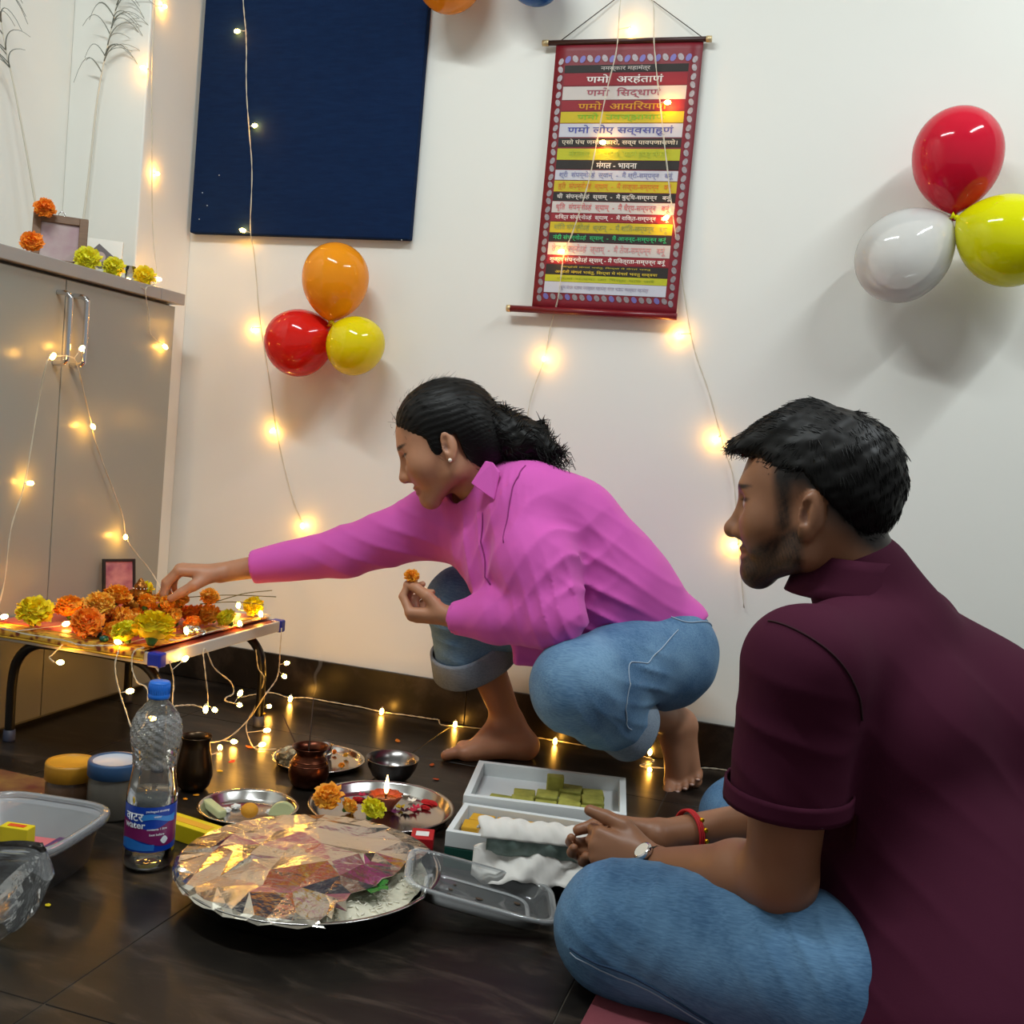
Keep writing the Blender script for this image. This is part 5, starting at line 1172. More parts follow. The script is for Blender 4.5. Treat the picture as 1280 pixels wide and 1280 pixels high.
def surface_hair(name, ho, H, n, length, r0, flow, mat, seed, zcut=-9, lift=0.10):
    """short strands rooted on the hair surface and combed along flow(local) -> local direction"""
    rg = np.random.default_rng(seed); me = ho.data; k = len(me.vertices); co = np.zeros(k*3); no = np.zeros(k*3)
    me.vertices.foreach_get('co', co); me.vertices.foreach_get('normal', no); co = co.reshape(-1, 3)+wloc(ho); no = no.reshape(-1, 3); idx = rg.choice(k, min(n, k), replace=False); cur = []
    for i in idx:
        Lc_ = H.loc(co[i][None])[0]
        if Lc_[2] < zcut: continue
        d = H.R@unit(np.array(flow(Lc_))+rg.normal(size=3)*0.16); nn = no[i]; d = unit(d-nn*np.dot(d, nn)+nn*lift); L_ = length*rg.uniform(0.5, 1.1); s = np.linspace(0, 1, 5)[:, None]
        cur.append(co[i]-nn*0.0012+d*L_*s-nn*(L_*lift*0.9)*s*s)
    return strands(name, cur, r0, mat, ho)
# ------------------------------------------------------------------ the woman squatting at the altar table
wm = thing('person', 'person in magenta shirt and rolled blue jeans squatting, reaching to the altar table', 'person', (-0.45, 2.3, 0))
W = {}
W['pel'] = np.array([-0.36, 2.35, 0.315])
pf = unit((-0.76, -0.65, 0)); pl = np.array([0.65, -0.76, 0])
W['LH'] = W['pel']+pl*0.085; W['RH'] = W['pel']-pl*0.085
W['LK'] = PY(722, 858, 1.975); W['LA'] = PY(838, 900, 2.345)
W['RK'] = PY(577, 752, 2.29); W['RA'] = PY(637, 905, 2.395)
W['LS'] = PY(655, 625, 2.10); W['RS'] = PY(548, 652, 2.23)
W['LE'] = PY(690, 772, 2.00); W['LW'] = PY(566, 771, 2.035)
W['RE'] = PY(432, 690, 2.16); W['RW'] = PY(275, 716, 2.075)
W['neck'] = PY(612, 610, 2.17); W['chest'] = PY(650, 690, 2.17); W['waist'] = PY(738, 745, 2.26)
hf = unit((-0.955, -0.30, 0)); hR = frame(hf); hR = hR@np.array(Euler((math.radians(4), math.radians(27), 0)).to_matrix())
HW = Head(PY(556, 552, 2.095), hR, 1.03)
# --- body: one continuous skin
B = Sdf()
add_head(B, HW, False)
B.add(s_cone(HW(-0.028, 0, -0.055), W['neck'], 0.048, 0.055), 0.03)
B.add(s_cone(W['neck'], W['chest'], 0.055, 0.085), 0.05)
B.add(s_cone(W['chest'], W['waist'], 0.09, 0.085), 0.05); B.add(s_cone(W['waist'], W['pel'], 0.085, 0.10), 0.05)
for a, b_, c in (('LS', 'LE', 'LW'), ('RS', 'RE', 'RW')):
    B.add(s_cone(W['neck']*0.4+W[a]*0.6, W[a], 0.045, 0.042), 0.03); B.add(s_cone(W[a], W[b_], 0.040, 0.034), 0.02); B.add(s_cone(W[b_], W[c], 0.034, 0.0225), 0.02)
for a, b_, c in (('LH', 'LK', 'LA'), ('RH', 'RK', 'RA')):
    B.add(s_cone(W[a], W[b_], 0.075, 0.050), 0.03); B.add(s_cone(W[b_], W[b_]*0.6+W[c]*0.4, 0.047, 0.045), 0.02); B.add(s_cone(W[b_]*0.6+W[c]*0.4, W[c], 0.045, 0.033), 0.03)
# right foot flat on the floor
rt, rh = PZ(560, 946, 0.0), PZ(662, 948, 0.0)
rball = rh+(rt-rh)*0.80
WT1 = add_foot(B, W['RA'], rh, rball, (0, 0, 1), (0.55, -0.83, 0), s=1.0)
# left foot: heel raised, weight on the ball, toes towards the viewer
lt = PZ(843, 984, 0.0); lb = lt+np.array([0.012, 0.035, 0.012])
lh = PY(850, 893, 2.40)
WT2 = add_foot(B, W['LA'], lh, lb, unit(np.cross(np.cross(lb-lh, (0.2, -1, 0.35)), lb-lh)), (-1, -0.15, 0), toe_dir=(0.06, -1, -0.25), s=1.0)
# right hand pinching a flower over the idol
rw = W['RW']
WR = add_hand(B, rw, PY(222, 712, 2.03)-rw, (-0.15, -0.1, -1), (0.1, -1, -0.2), [(52, 28, 18), (50, 34, 22), (46, 38, 24), (42, 40, 26)], [(0.75, 0.45, 0.5), (0.86, 0.02, 0.60), (0.84, -0.05, 0.60)], s=0.98)
# left hand holding a bud between thumb and fingertips
lw = W['LW']
WL = add_hand(B, lw, PY(505, 768, 2.035)-lw, (-0.25, 0.35, 1.0), (-0.3, -1, 0.1), [(58, 50, 30), (64, 60, 35), (72, 66, 40), (80, 70, 40)], [(0.75, 0.40, 0.75), (0.95, -0.1, 0.55), (0.95, -0.2, 0.35)], s=0.98)
sdf_obj('body', B, 0.0030, SKIN_W, wm, skin_colour(HW, '#b07c5e', False))
# --- jeans
J = Sdf()
J.add(s_cone(W['LH'], W['RH'], 0.118, 0.118), 0.05)
J.add(s_cone(W['LH']+np.array([0.005, -0.01, 0.01]), W['LK'], 0.105, 0.088), 0.05)
lc = PY(778, 905, 2.12)
J.add(s_cone(W['LK'], W['LK']*0.45+lc*0.55+np.array([0, 0, -0.005]), 0.086, 0.074), 0.035); J.add(s_cone(W['LK']*0.45+lc*0.55+np.array([0, 0, -0.005]), lc, 0.074, 0.062), 0.02)
J.add(s_cone(W['RH'], W['RK'], 0.10, 0.078), 0.05)
rc = PY(592, 822, 2.35)
J.add(s_cone(W['RK'], rc, 0.078, 0.092), 0.03)
def wdisp(p):
    d = folds(p, PY(790, 850, 2.05), (0.5, 0.2, 1), 0.036, 0.0075, 0.10)+folds(p, PY(735, 890, 1.98), (0.8, 0.1, 0.5), 0.034, 0.0045, 0.09)+folds(p, PY(565, 790, 2.24), (0.2, 0, 1), 0.04, 0.004, 0.09)
    return d+0.0016*wob(p, 60, 1)
J.disp = wdisp
# open the hems
J.cut(s_cone(W['RK']*0.35+rc*0.65, rc+(rc-W['RK'])*0.6, 0.062, 0.088), 0.006)
hd = unit(rc-W['RK']); J.cut((lambda p, o=np.array(rc+hd*0.045, f32), n=np.array(hd, f32): -((p-o)@n)), 0.003) if False else None
def below(o, n):
    o = np.array(o, f32); n = np.array(unit(n), f32)
    return lambda p: (p-o)@n
hd = unit(rc-W['RK']+np.array([0.02, 0, 0])); J.keep(lambda p, g=below(rc+hd*0.012, hd): np.where(((p-np.array(rc, f32))**2).sum(1) < 0.16**2, np.where(p[:, 0] < -0.555, g(p), -1.0), -1.0).astype(f32), 0.0)
J.cut(s_cone(lc-unit(lc-W['LK'])*0.05, lc+unit(lc-W['LK'])*0.12, 0.045, 0.055), 0.006)
ld = unit(lc-W['LK']+np.array([0.10, 0.10, -0.06])); J.keep(lambda p, g=below(lc+ld*0.02, ld): np.where(((p-np.array(lc, f32))**2).sum(1) < 0.085**2, g(p), -1.0).astype(f32), 0.0)
jo = sdf_obj('jeans', J, 0.0045, DENIM_W, wm)
# rolled hems
def cuff(parent, c, ax, r, h, flare, name='rolled_cuff', sq=1.0):
    q = Vector(ax).to_track_quat('Z', 'Y').to_matrix(); mb = MB()
    prof = [(r*0.97, -h/2), (r*1.035, -h/2-0.002), (r*1.05, -h/2+0.006), (r*(1.05+flare), h/2-0.004), (r*(1.03+flare), h/2), (r*(0.97+flare), h/2-0.002), (r*0.95, -h/2+0.004)]
    mb.lathe(prof, c, 44, q, sx=1.0, sy=sq)
    mb.v = [(x+0.003*math.sin(40*z+9*x), y+0.003*math.sin(33*x+20*z), z+0.004*math.sin(28*x+17*y)) for (x, y, z) in mb.v]
    return obj(name, mb, DENIM_IN, parent)
cuff(jo, rc+hd*-0.010, hd, 0.097, 0.062, 0.05)
cuff(jo, lc+ld*0.006, ld, 0.063, 0.060, 0.10)
STITCH = M('jean_stitch', '#9aaabc', 0.8)
def seam(parent, pts, S, r=0.0012, mat=STITCH, lift=0.001):
    P = spline(pts, 12); 
    # settle the seam on the cloth
    for _ in range(6):
        p = P.astype(f32); d = S(p); e = 0.004
        g = np.stack([S(p+np.array(v, f32)*e)-S(p-np.array(v, f32)*e) for v in np.eye(3)], 1); g /= np.linalg.norm(g, axis=1)[:, None]+1e-9
        P = P-g*(d-lift)[:, None]
    for _ in range(10): P[1:-1] = 0.5*P[1:-1]+0.25*(P[:-2]+P[2:])
    for _ in range(2):
        p = P.astype(f32); d = S(p); P = P-g*(d-lift)[:, None]
    mb = MB(); mb.tube(P, r, 5); return obj('seam', mb, mat, parent)
seam(jo, [PY(845, 790, 2.18), PY(815, 818, 2.1), PY(785, 835, 2.05), PY(768, 840, 2.0), PY(765, 870, 1.98), PY(772, 895, 2.0), PY(778, 905, 2.05)], J)
seam(jo, [PY(826, 778, 2.2), PY(850, 788, 2.22), PY(866, 795, 2.3)], J, 0.0016)
# --- shirt
T = Sdf()
up_t = unit(W['chest']-W['pel'])
T.add(s_cone(W['pel']+np.array([-0.02, 0.0, 0.035]), W['waist'], 0.122, 0.125), 0.05)
T.add(s_cone(W['LH']+np.array([0.02, 0.01, 0.055]), W['waist']+np.array([0.05, -0.05, 0.03]), 0.085, 0.10), 0.06)
T.add(s_cone(W['waist'], W['chest'], 0.125, 0.118), 0.06)
T.add(s_cone(W['waist']+np.array([0.05, -0.04, 0.03]), W['LS']+np.array([0.055, 0.02, -0.01]), 0.105, 0.082), 0.06)
T.add(s_cone(PY(785, 735, 2.25), PY(722, 650, 2.19), 0.092, 0.086), 0.05)
T.add(s_cone(W['chest'], W['neck']+np.array([0.02, 0.0, -0.02]), 0.105, 0.065), 0.06)
T.add(s_cone(W['chest'], W['RS'], 0.10, 0.070), 0.05)
T.add(s_cone(W['neck'], W['LS'], 0.065, 0.068), 0.05)
T.add(s_cone(W['neck'], W['RS'], 0.060, 0.060), 0.05)
um = W['LS']*0.45+W['LE']*0.55+np.array([-0.005, -0.01, 0])
T.add(s_cone(W['LS'], um, 0.074, 0.080), 0.035); T.add(s_cone(um, W['LE']+np.array([0.004, 0, 0.0]), 0.080, 0.060), 0.03)
fm = W['LE']*0.45+W['LW']*0.55
T.add(s_cone(W['LE'], fm, 0.060, 0.052), 0.02); lcu = PY(573, 773, 2.03); T.add(s_cone(fm, lcu, 0.050, 0.036), 0.02)
T.add(s_cone(W['RS'], W['RE'], 0.076, 0.056), 0.04); rcu = PY(322, 708, 2.10); T.add(s_cone(W['RE'], rcu, 0.056, 0.040), 0.02)
# front tail hanging between the knees
T.add(s_box(PY(668, 800, 2.10), (0.045, 0.012, 0.055), 0.010, frame((0.55, -0.8, 0.1))[:, [1, 0, 2]]), 0.05)
T.add(s_cone(PY(640, 730, 2.12), PY(690, 790, 2.12), 0.075, 0.05), 0.05)
def sdisp(p):
    d = folds(p, um, unit(W['LE']-W['LS'])+np.array([0.5, 0, 0.3]), 0.055, 0.010, 0.13)
    d += folds(p, W['LE']+np.array([-0.01, -0.02, 0.03]), (0.9, 0, 0.5), 0.032, 0.010, 0.085)
    d += folds(p, PY(770, 750, 2.1), (0.45, 0.0, 1), 0.045, 0.008, 0.15)
    d += folds(p, PY(610, 690, 2.08), (1, 0, 0.35), 0.045, 0.006, 0.10)
    d += folds(p, PY(470, 680, 2.12), (0.25, 0, 1), 0.042, 0.005, 0.13)
    d += folds(p, PY(650, 600, 2.03), (1, 0.2, 0.1), 0.016, 0.0022, 0.05)
    d += folds(p, PY(760, 640, 2.1), (0.7, 0, 0.7), 0.06, 0.004, 0.12)
    return d+0.0018*wob(p, 45, 0)
T.disp = sdisp
T.cut(s_cone(HW(-0.015, 0, -0.05), W['neck']+np.array([-0.03, -0.01, 0.0]), 0.056, 0.062), 0.006)
for (c, o) in ((lcu, fm), (rcu, W['RE'])):
    d = unit(np.array(c)-o); T.cut(s_cone(np.array(c)-d*0.03, np.array(c)+d*0.08, 0.029, 0.034), 0.003)
    T.keep(lambda p, g=below(np.array(c)+d*0.012, d), c=np.array(c, f32): np.where(((p-c)**2).sum(1) < 0.075**2, g(p), -1.0).astype(f32), 0.0)
# keep the tails off the back pocket and clear of the hem
hem_o = PY(845, 778, 2.2); hem_n = unit(np.array([0.55, 0.1, -1.0]))
T.keep(lambda p, g=below(W['pel']+np.array([0.07, 0.0, 0.035]), (0.62, 0.0, -0.78)): np.where(p[:, 0] > -0.56, g(p), -1.0).astype(f32), 0.004)
so = sdf_obj('shirt', T, 0.0042, PINKM, wm)
# collar leaves, placket, cuffs
def leaf(parent, pts, th, mat, name='collar'):
    mb = MB(); P = [Vector(p) for p in pts]; n = (P[1]-P[0]).cross(P[2]-P[0]).normalized()
    mb.poly(P, th, n); o = obj(name, mb, mat, parent); md = o.modifiers.new('round', 'BEVEL'); md.width = th*0.45; md.segments = 2; return o
mb = MB()
cA = [PY(606, 576, 2.045), PY(615, 578, 2.040), PY(624, 590, 2.035), PY(617, 625, 2.022), PY(604, 616, 2.024), PY(588, 604, 2.03)]
leaf(so, cA, 0.006, PINKM)
def ring(parent, axis_a, axis_b, c, R, r0, r1, h, a0, a1, mat, name, th=0.004):
    mb = MB(); n = 26
    def fn(u, v):
        a = a0+(a1-a0)*u; rr = r0+(r1-r0)*v; p = np.array([math.cos(a)*rr*axis_a, math.sin(a)*rr*axis_b, -h*v+h*0.5]); return np.array(c)+R@p
    mb.grid(fn, n, 5); return obj(name, mb, mat, parent, solid=th)
cR = frame(hf, unit(HW(-0.02, 0, 0)-W['neck']+np.array([0.02, 0, 0])))
ring(so, 1.0, 1.0, W['neck']+np.array([-0.035, -0.012, 0.045]), cR, 0.055, 0.066, 0.045, 0.5, 5.8, PINKM, 'collar_band')
seam(so, [PY(590, 640, 2.03), PY(605, 690, 2.05), PY(622, 735, 2.06)], T, 0.0016, M('magenta_shade', '#8a2a72', 0.8))
seam(so, [PY(655, 572, 2.05), PY(640, 590, 2.0), PY(634, 630, 2.0), PY(640, 680, 2.0)], T, 0.0014, M('magenta_shade', '#8a2a72', 0.8))
# --- hair
HM = Sdf()
HM.add(HW.ell((-0.014, 0, 0.038), (0.104, 0.083, 0.090)), 0.01)
HM.add(HW.ell((-0.050, 0, 0.010), (0.075, 0.080, 0.085)), 0.03)
HM.add(HW.ell((-0.075, 0, -0.035), (0.055, 0.055, 0.060)), 0.03)
for sy in (-1, 1): HM.add(HW.ell((0.016, sy*0.064, 0.004), (0.017, 0.012, 0.036)), 0.01)
def hairline(p):
    L = HW.loc(p); x, y, z = L[:, 0], L[:, 1], L[:, 2]
    front = (x-(0.079-0.55*np.clip(np.abs(y)-0.030, 0, 1)-0.30*np.clip(0.05-z, 0, 1)*(np.abs(y) > 0.03)))
    low = np.where(x > -0.005, np.where(np.abs(y) > 0.035, 0.004-z, 0.036-z), np.where(x > -0.030, 0.000-z, -0.085-z))
    side = np.where((x > 0.004) & (np.abs(y) > 0.035), np.where(x < 0.030, -0.030-z, 0.010+0.9*(x-0.030)-z), low)
    return (np.maximum(front, side)*HW.k).astype(f32)
HM.keep(hairline, 0.006)
def hgroove(p):
    L = HW.loc(p).astype(f32); ang = np.arctan2(L[:, 1], L[:, 2]+0.03); return (0.0006*np.sin(ang*58+3*np.sin(L[:, 0]*40))+0.0004*np.sin(ang*131+L[:, 0]*30)).astype(f32)
HM.disp = hgroove
ho = sdf_obj('hair', HM, 0.0028, HAIRM, wm)
# curly ponytail: a gathered root and many curled locks
r = np.random.default_rng(11)
root = PY(640, 540, 2.15)
PT = Sdf(); q0 = HW(-0.10, 0, -0.01)
tailp = [q0, PY(630, 545, 2.13), PY(660, 552, 2.125), PY(690, 566, 2.12)]
PT.chain(tailp, [0.052, 0.046, 0.038, 0.016], 0.03)
PT.disp = lambda p: (0.004*wob(p, 110, 1)+0.002*wob(p, 260, 2)).astype(f32)
sdf_obj('ponytail', PT, 0.003, HAIRM, ho)
tl = spline(tailp+[PY(714, 578, 2.11)], 10)
cur = []
for i in range(900):
    t = r.uniform(0.05, 0.85); i0 = int(t*(len(tl)-12)); ln = r.integers(8, 16); c = tl[i0:i0+ln]
    if len(c) < 6: continue
    c = spline(c[::3] if len(c[::3]) > 2 else c, 8)
    off = r.normal(size=3); off /= np.linalg.norm(off); rad = r.uniform(0.026, 0.056)*(1-0.55*t)
    s = np.linspace(0, 1, len(c)); w = r.uniform(2, 4)*6.28; ph = r.uniform(0, 6.28); ca = r.uniform(0.003, 0.008)
    d1 = unit(np.cross(off, (0.3, 1, 0.2))); 
    cc = c+off*rad*(0.7+0.5*s[:, None])+d1*(np.sin(s*w+ph)*ca)[:, None]+np.array([0, 0, 1])*(np.cos(s*w+ph)*ca)[:, None]+np.array([0, 0, -0.02])*(s**2)[:, None]
    cur.append(cc)
strands('curl', cur, 0.0016, HAIRM, ho)
cur = []
for i in range(70):      # baby hairs at the hairline and crown
    y = r.uniform(-0.06, 0.06); a = r.uniform(0.2, 2.2); b0 = HW(math.cos(a)*0.105-0.012, y, math.sin(a)*0.090+0.036); dv = unit(hR@np.array([math.cos(a)*0.6-0.4, 0.1*r.normal(), math.sin(a)*0.5]))
    L = r.uniform(0.006, 0.018); s = np.linspace(0, 1, 6)[:, None]; cur.append(b0-dv*0.004+dv*L*s*0.7+(hR@np.array([-0.5, 0, 0.1]))*L*s*s)
strands('flyaway', cur, 0.0004, HAIRM, ho)
surface_hair('combed_hair', ho, HW, 2200, 0.030, 0.0006, lambda L: (-1.0, -L[1]*4, -0.35-0.6*(L[0] < -0.05)), HAIRM, 4, lift=0.03)
po = [c for c in ho.children if c.name.startswith('ponytail')][0]
surface_hair('tail_lock', po, HW, 900, 0.035, 0.0014, lambda L: (-0.9, 0.5*math.sin(L[2]*90), -0.2+0.9*math.sin(L[0]*120)), HAIRM, 6, lift=0.22)
# ear stud
mb = MB(); mb.sphere(HW(0.0, 0.084, -0.046), 0.0042, 12, 8); obj('earring', mb, M('pearl', '#efe6d8', 0.2), wm)
# toe nails and finger nails
NAIL = M('nail', '#c9a79a', 0.3)
for tp in WT1+WT2:
    mb = MB(); mb.sphere(tp, 0.0055, 10, 6, sc=(1, 1, 0.5)); obj('toenail', mb, NAIL, wm)
# ------------------------------------------------------------------ the man sitting cross-legged
mn = thing('person', 'person in maroon polo shirt and blue jeans sitting cross-legged, hands on lap', 'person', (0.15, 1.35, 0))
mf = unit((-0.956, 0.292, 0)); ml = np.array([-0.292, -0.956, 0])
G = {}
G['pel'] = np.array([0.285, 1.575, 0.13])
G['LH'] = G['pel']+ml*0.10+np.array([0.0, 0, 0.0]); G['RH'] = G['pel']-ml*0.10
G['LK'] = PY(772, 1156, 1.425); G['RK'] = PY(930, 1025, 1.98)
G['LA'] = np.array([0.02, 1.66, 0.06]); G['RA'] = np.array([-0.04, 1.58, 0.055])
G['neck'] = PY(1080, 735, 1.535); G['chest'] = PY(1125, 905, 1.56); G['belly'] = PY(1150, 1115, 1.57)
G['LS'] = PY(1003, 832, 1.36); G['RS'] = G['LS']-ml*0.38+np.array([0.04, 0, 0.01])
G['LE'] = PY(975, 1098, 1.385); G['LW'] = PY(818, 1084, 1.53)
G['RE'] = PY(990, 1030, 1.86); G['RW'] = PY(825, 1047, 1.63)
mhR = frame((-0.99, 0.12, 0))@np.array(Euler((math.radians(0), math.radians(5), 0)).to_matrix())
HMN = Head(PY(1015, 627, 1.525), mhR, 1.03)
B = Sdf()
add_head(B, HMN, True)
B.add(s_cone(HMN(-0.032, 0, -0.040), G['neck']+np.array([0.01, 0, 0.0]), 0.058, 0.058), 0.03)
B.add(s_cone(G['neck']+np.array([0.02, 0, -0.03]), G['chest'], 0.05, 0.09), 0.04); B.add(s_cone(G['chest'], G['belly'], 0.11, 0.11), 0.05); B.add(s_cone(G['belly'], G['pel'], 0.11, 0.11), 0.05)
for a, b_, c in (('LS', 'LE', 'LW'), ('RS', 'RE', 'RW')):
    B.add(s_cone(G['neck']*0.3+G[a]*0.7+np.array([0.01, 0, -0.03]), G[a]+np.array([0, 0, -0.01]), 0.045, 0.050), 0.02); B.add(s_cone(G[a], G[b_], 0.055, 0.046), 0.02)
    m_ = G[b_]*0.7+G[c]*0.3; B.add(s_cone(G[b_], m_, 0.044, 0.044), 0.02); B.add(s_cone(m_, G[c], 0.043, 0.027), 0.02)
for a, b_, c in (('LH', 'LK', 'LA'), ('RH', 'RK', 'RA')):
    B.add(s_cone(G[a], G[b_], 0.065, 0.050), 0.03); B.add(s_cone(G[b_], G[c], 0.048, 0.033), 0.02)
for a, dv in (('LA', (-0.3, 0.95, 0)), ('RA', (0.9, -0.1, 0))):
    q = G[a]+unit(dv)*0.02; add_foot(B, G[a]+np.array([0, 0, 0.015]), np.append(q[:2]-unit(dv)[:2]*0.03, 0.0), np.append(q[:2]+unit(dv)[:2]*0.11, 0.0), (0, 0, 1), (0.9, 0.2, 0))
rw = G['RW']
add_hand(B, rw, PY(770, 1066, 1.615)-rw, (0.1, -0.8, 0.6), (-0.2, 0.6, 0.8), [(30, 45, 30), (35, 45, 30), (38, 46, 30), (40, 46, 30)], [(0.85, 0.45, 0.3), (0.95, 0.1, 0.3), (0.98, 0.0, 0.2)], s=1.03)
lw = G['LW']
add_hand(B, lw, PY(752, 1066, 1.54)-lw, (-0.1, 1.0, -0.25), (-0.1, 0.2, 1.0), [(58, 60, 40), (64, 62, 40), (68, 64, 40), (70, 64, 40)], [(0.80, 0.55, 0.1), (0.97, 0.18, 0.05), (0.98, 0.14, 0.0)], s=1.04)
sdf_obj('body', B, 0.0030, SKIN_M, mn, skin_colour(HMN, '#8d5f43', True))
# --- jeans
J = Sdf()
J.add(s_cone(G['LH'], G['RH'], 0.125, 0.125), 0.05)
J.add(s_cone(PY(1120, 1245, 1.385), G['LK'], 0.118, 0.088), 0.05)
J.add(s_cone(G['LK']+np.array([0.015, 0.01, -0.015]), G['LK']*0.35+G['LA']*0.65, 0.080, 0.062), 0.04)
J.add(s_cone(G['LK']*0.35+G['LA']*0.65, G['LA']+np.array([0.0, 0, 0.01]), 0.062, 0.055), 0.03)
J.add(s_cone(G['RH'], G['RK'], 0.105, 0.080), 0.05); J.add(s_cone(G['RK'], G['RA']+np.array([0.03, 0.03, 0.02]), 0.075, 0.056), 0.03)
J.disp = lambda p: (folds(p, PY(800, 1110, 1.37), (1, 0.2, -0.4), 0.030, 0.003, 0.12)+folds(p, PY(760, 1170, 1.38), (0.4, 0, 1), 0.03, 0.004, 0.07)+folds(p, PY(970, 1150, 1.36), (0.8, 0, 0.5), 0.035, 0.004, 0.10)+0.0016*wob(p, 50, 1)).astype(f32)
J.keep(lambda p: (0.002-p[:, 2]).astype(f32), 0.004)
jm = sdf_obj('jeans', J, 0.0042, DENIM_M, mn)
seam(jm, [PY(728, 1178, 1.37), PY(760, 1196, 1.35), PY(850, 1228, 1.35), PY(960, 1265, 1.36), PY(1070, 1300, 1.38)], J, 0.0018, M('jean_seam_dark', '#233a55', 0.9))
seam(jm, [PY(728, 1184, 1.37), PY(760, 1203, 1.35), PY(850, 1236, 1.35), PY(960, 1274, 1.36)], J, 0.0009)
# --- polo
T = Sdf()
nk = G['neck']
T.add(s_cone(G['pel']+np.array([0.03, 0.0, 0.02])+ml*0.07, G['belly']+ml*0.045, 0.155, 0.145), 0.06)
T.add(s_cone(G['pel']+np.array([0.03, 0.0, 0.02])-ml*0.07, G['belly']-ml*0.055, 0.155, 0.145), 0.06)
T.add(s_cone(G['belly']+ml*0.05, G['chest']+ml*0.065, 0.142, 0.125), 0.06)
T.add(s_cone(G['belly']-ml*0.06, G['chest']-ml*0.085, 0.142, 0.128), 0.06)
T.add(s_cone(G['chest']+ml*0.055, nk+np.array([0.045, 0, -0.075])+ml*0.035, 0.122, 0.066), 0.06)
T.add(s_cone(G['chest']-ml*0.08, nk+np.array([0.055, 0, -0.075])-ml*0.035, 0.125, 0.068), 0.06)
T.add(s_cone(nk+np.array([0.025, 0, -0.055]), G['LS']+np.array([0.01, 0, -0.003]), 0.064, 0.072), 0.05)
T.add(s_cone(nk+np.array([0.035, 0, -0.055]), G['RS'], 0.064, 0.070), 0.05)
T.add(s_cone(nk+np.array([0.020, 0, -0.03]), nk+np.array([0.012, 0.0, -0.005]), 0.066, 0.062), 0.03)
T.add(s_cone(nk+np.array([0.020, 0, -0.03]), PY(1074, 724, 1.53), 0.068, 0.070), 0.02)
T.add(s_cone(PY(1212, 905, 1.61), PY(1245, 1110, 1.60), 0.128, 0.14), 0.06)
T.add(s_cone(PY(1172, 1095, 1.46), PY(1205, 1300, 1.35), 0.128, 0.150), 0.05)
sm = PY(986, 985, 1.372)
T.add(s_cone(G['LS'], sm, 0.076, 0.0735), 0.025)
rs_ = G['RS']*0.45+G['RE']*0.55; T.add(s_cone(G['RS'], rs_, 0.072, 0.068), 0.025)
T.disp = lambda p: (folds(p, PY(1080, 1160, 1.42), (0.5, 0, 1), 0.055, 0.008, 0.13)+folds(p, PY(1130, 960, 1.44), (0.6, 0, 0.8), 0.08, 0.005, 0.15)+folds(p, PY(1060, 900, 1.42), (1, 0, -0.2), 0.06, 0.005, 0.09)+folds(p, PY(970, 920, 1.30), (0.2, 0, 1), 0.07, 0.004, 0.09)+0.0016*wob(p, 40, 0)).astype(f32)
for (c, o, r_) in ((sm, G['LS'], 0.062), (rs_, G['RS'], 0.058)):
    d = unit(np.array(c)-o)+np.array([0.03, 0, -0.12]); d = unit(d); T.cut(s_cone(np.array(c)-d*0.03, np.array(c)+d*0.09, r_, r_+0.003), 0.003)
    T.keep(lambda p, g=below(np.array(c)+d*0.022, d), c=np.array(c, f32): np.where(((p-c)**2).sum(1) < 0.11**2, np.where(np.abs((p-c)@np.array([1, 0, 0], f32)) < 0.092, np.where(p[:, 0] < 0.085, g(p), -1.0), -1.0), -1.0).astype(f32), 0.0)
so = sdf_obj('polo_shirt', T, 0.0042, POLO, mn)
cR = frame(mf, unit(HMN(-0.02, 0, 0)-G['neck']))
cR = frame(mf, unit(np.array([-0.50, 0.15, 0.85])))
ring(so, 1.0, 1.0, PY(1064, 721, 1.53), cR, 0.068, 0.087, 0.056, 0.30, 5.98, POLO, 'collar', 0.005)
ring(so, 1.05, 1.0, sm+unit(sm-G['LS'])*0.008, frame((-1, 0, 0), -unit(sm-G['LS']+np.array([0.01, 0, -0.02]))), 0.0768, 0.0772, 0.026, 0, 6.2832, POLO, 'sleeve_band', 0.003)
seam(so, [PY(962, 778, 1.33), PY(1000, 790, 1.30), PY(1045, 828, 1.30), PY(1075, 870, 1.31), PY(1088, 905, 1.33)], T, 0.0014, M('maroon_shade', '#2e0a17', 0.9))
# --- hair
HH = Sdf()
HH.add(HMN.ell((-0.011, 0, 0.045), (0.100, 0.0785, 0.084)), 0.01)
HH.add(HMN.ell((-0.046, 0, 0.022), (0.074, 0.0755, 0.082)), 0.03)
HH.add(HMN.cone((0.010, 0, 0.102), (0.098, 0, 0.076), 0.034, 0.016), 0.03)
HH.add(HMN.cone((0.030, 0.03, 0.095), (0.088, 0.028, 0.070), 0.026, 0.014), 0.02); HH.add(HMN.cone((0.030, -0.03, 0.095), (0.088, -0.028, 0.070), 0.026, 0.014), 0.02)
def mline(p):
    L = HMN.loc(p); x, y, z = L[:, 0], L[:, 1], L[:, 2]
    zmin = np.where(x > 0.045, 0.052, np.where(x > 0.0, 0.040, 0.036+1.15*np.clip(x, -0.085, 0)))
    zmin = np.where(x > 0.058, 0.056+0.25*(x-0.058), zmin)
    return ((zmin-z)*HMN.k).astype(f32)
HH.keep(mline, 0.010)
HH.disp = lambda p: (0.0018*wob(HMN.loc(p).astype(f32)*np.array([0.35, 1.3, 1.0], f32), 190, 1)+0.001*wob(p, 330, 2)).astype(f32)
ho = sdf_obj('hair', HH, 0.0028, HAIRM, mn)
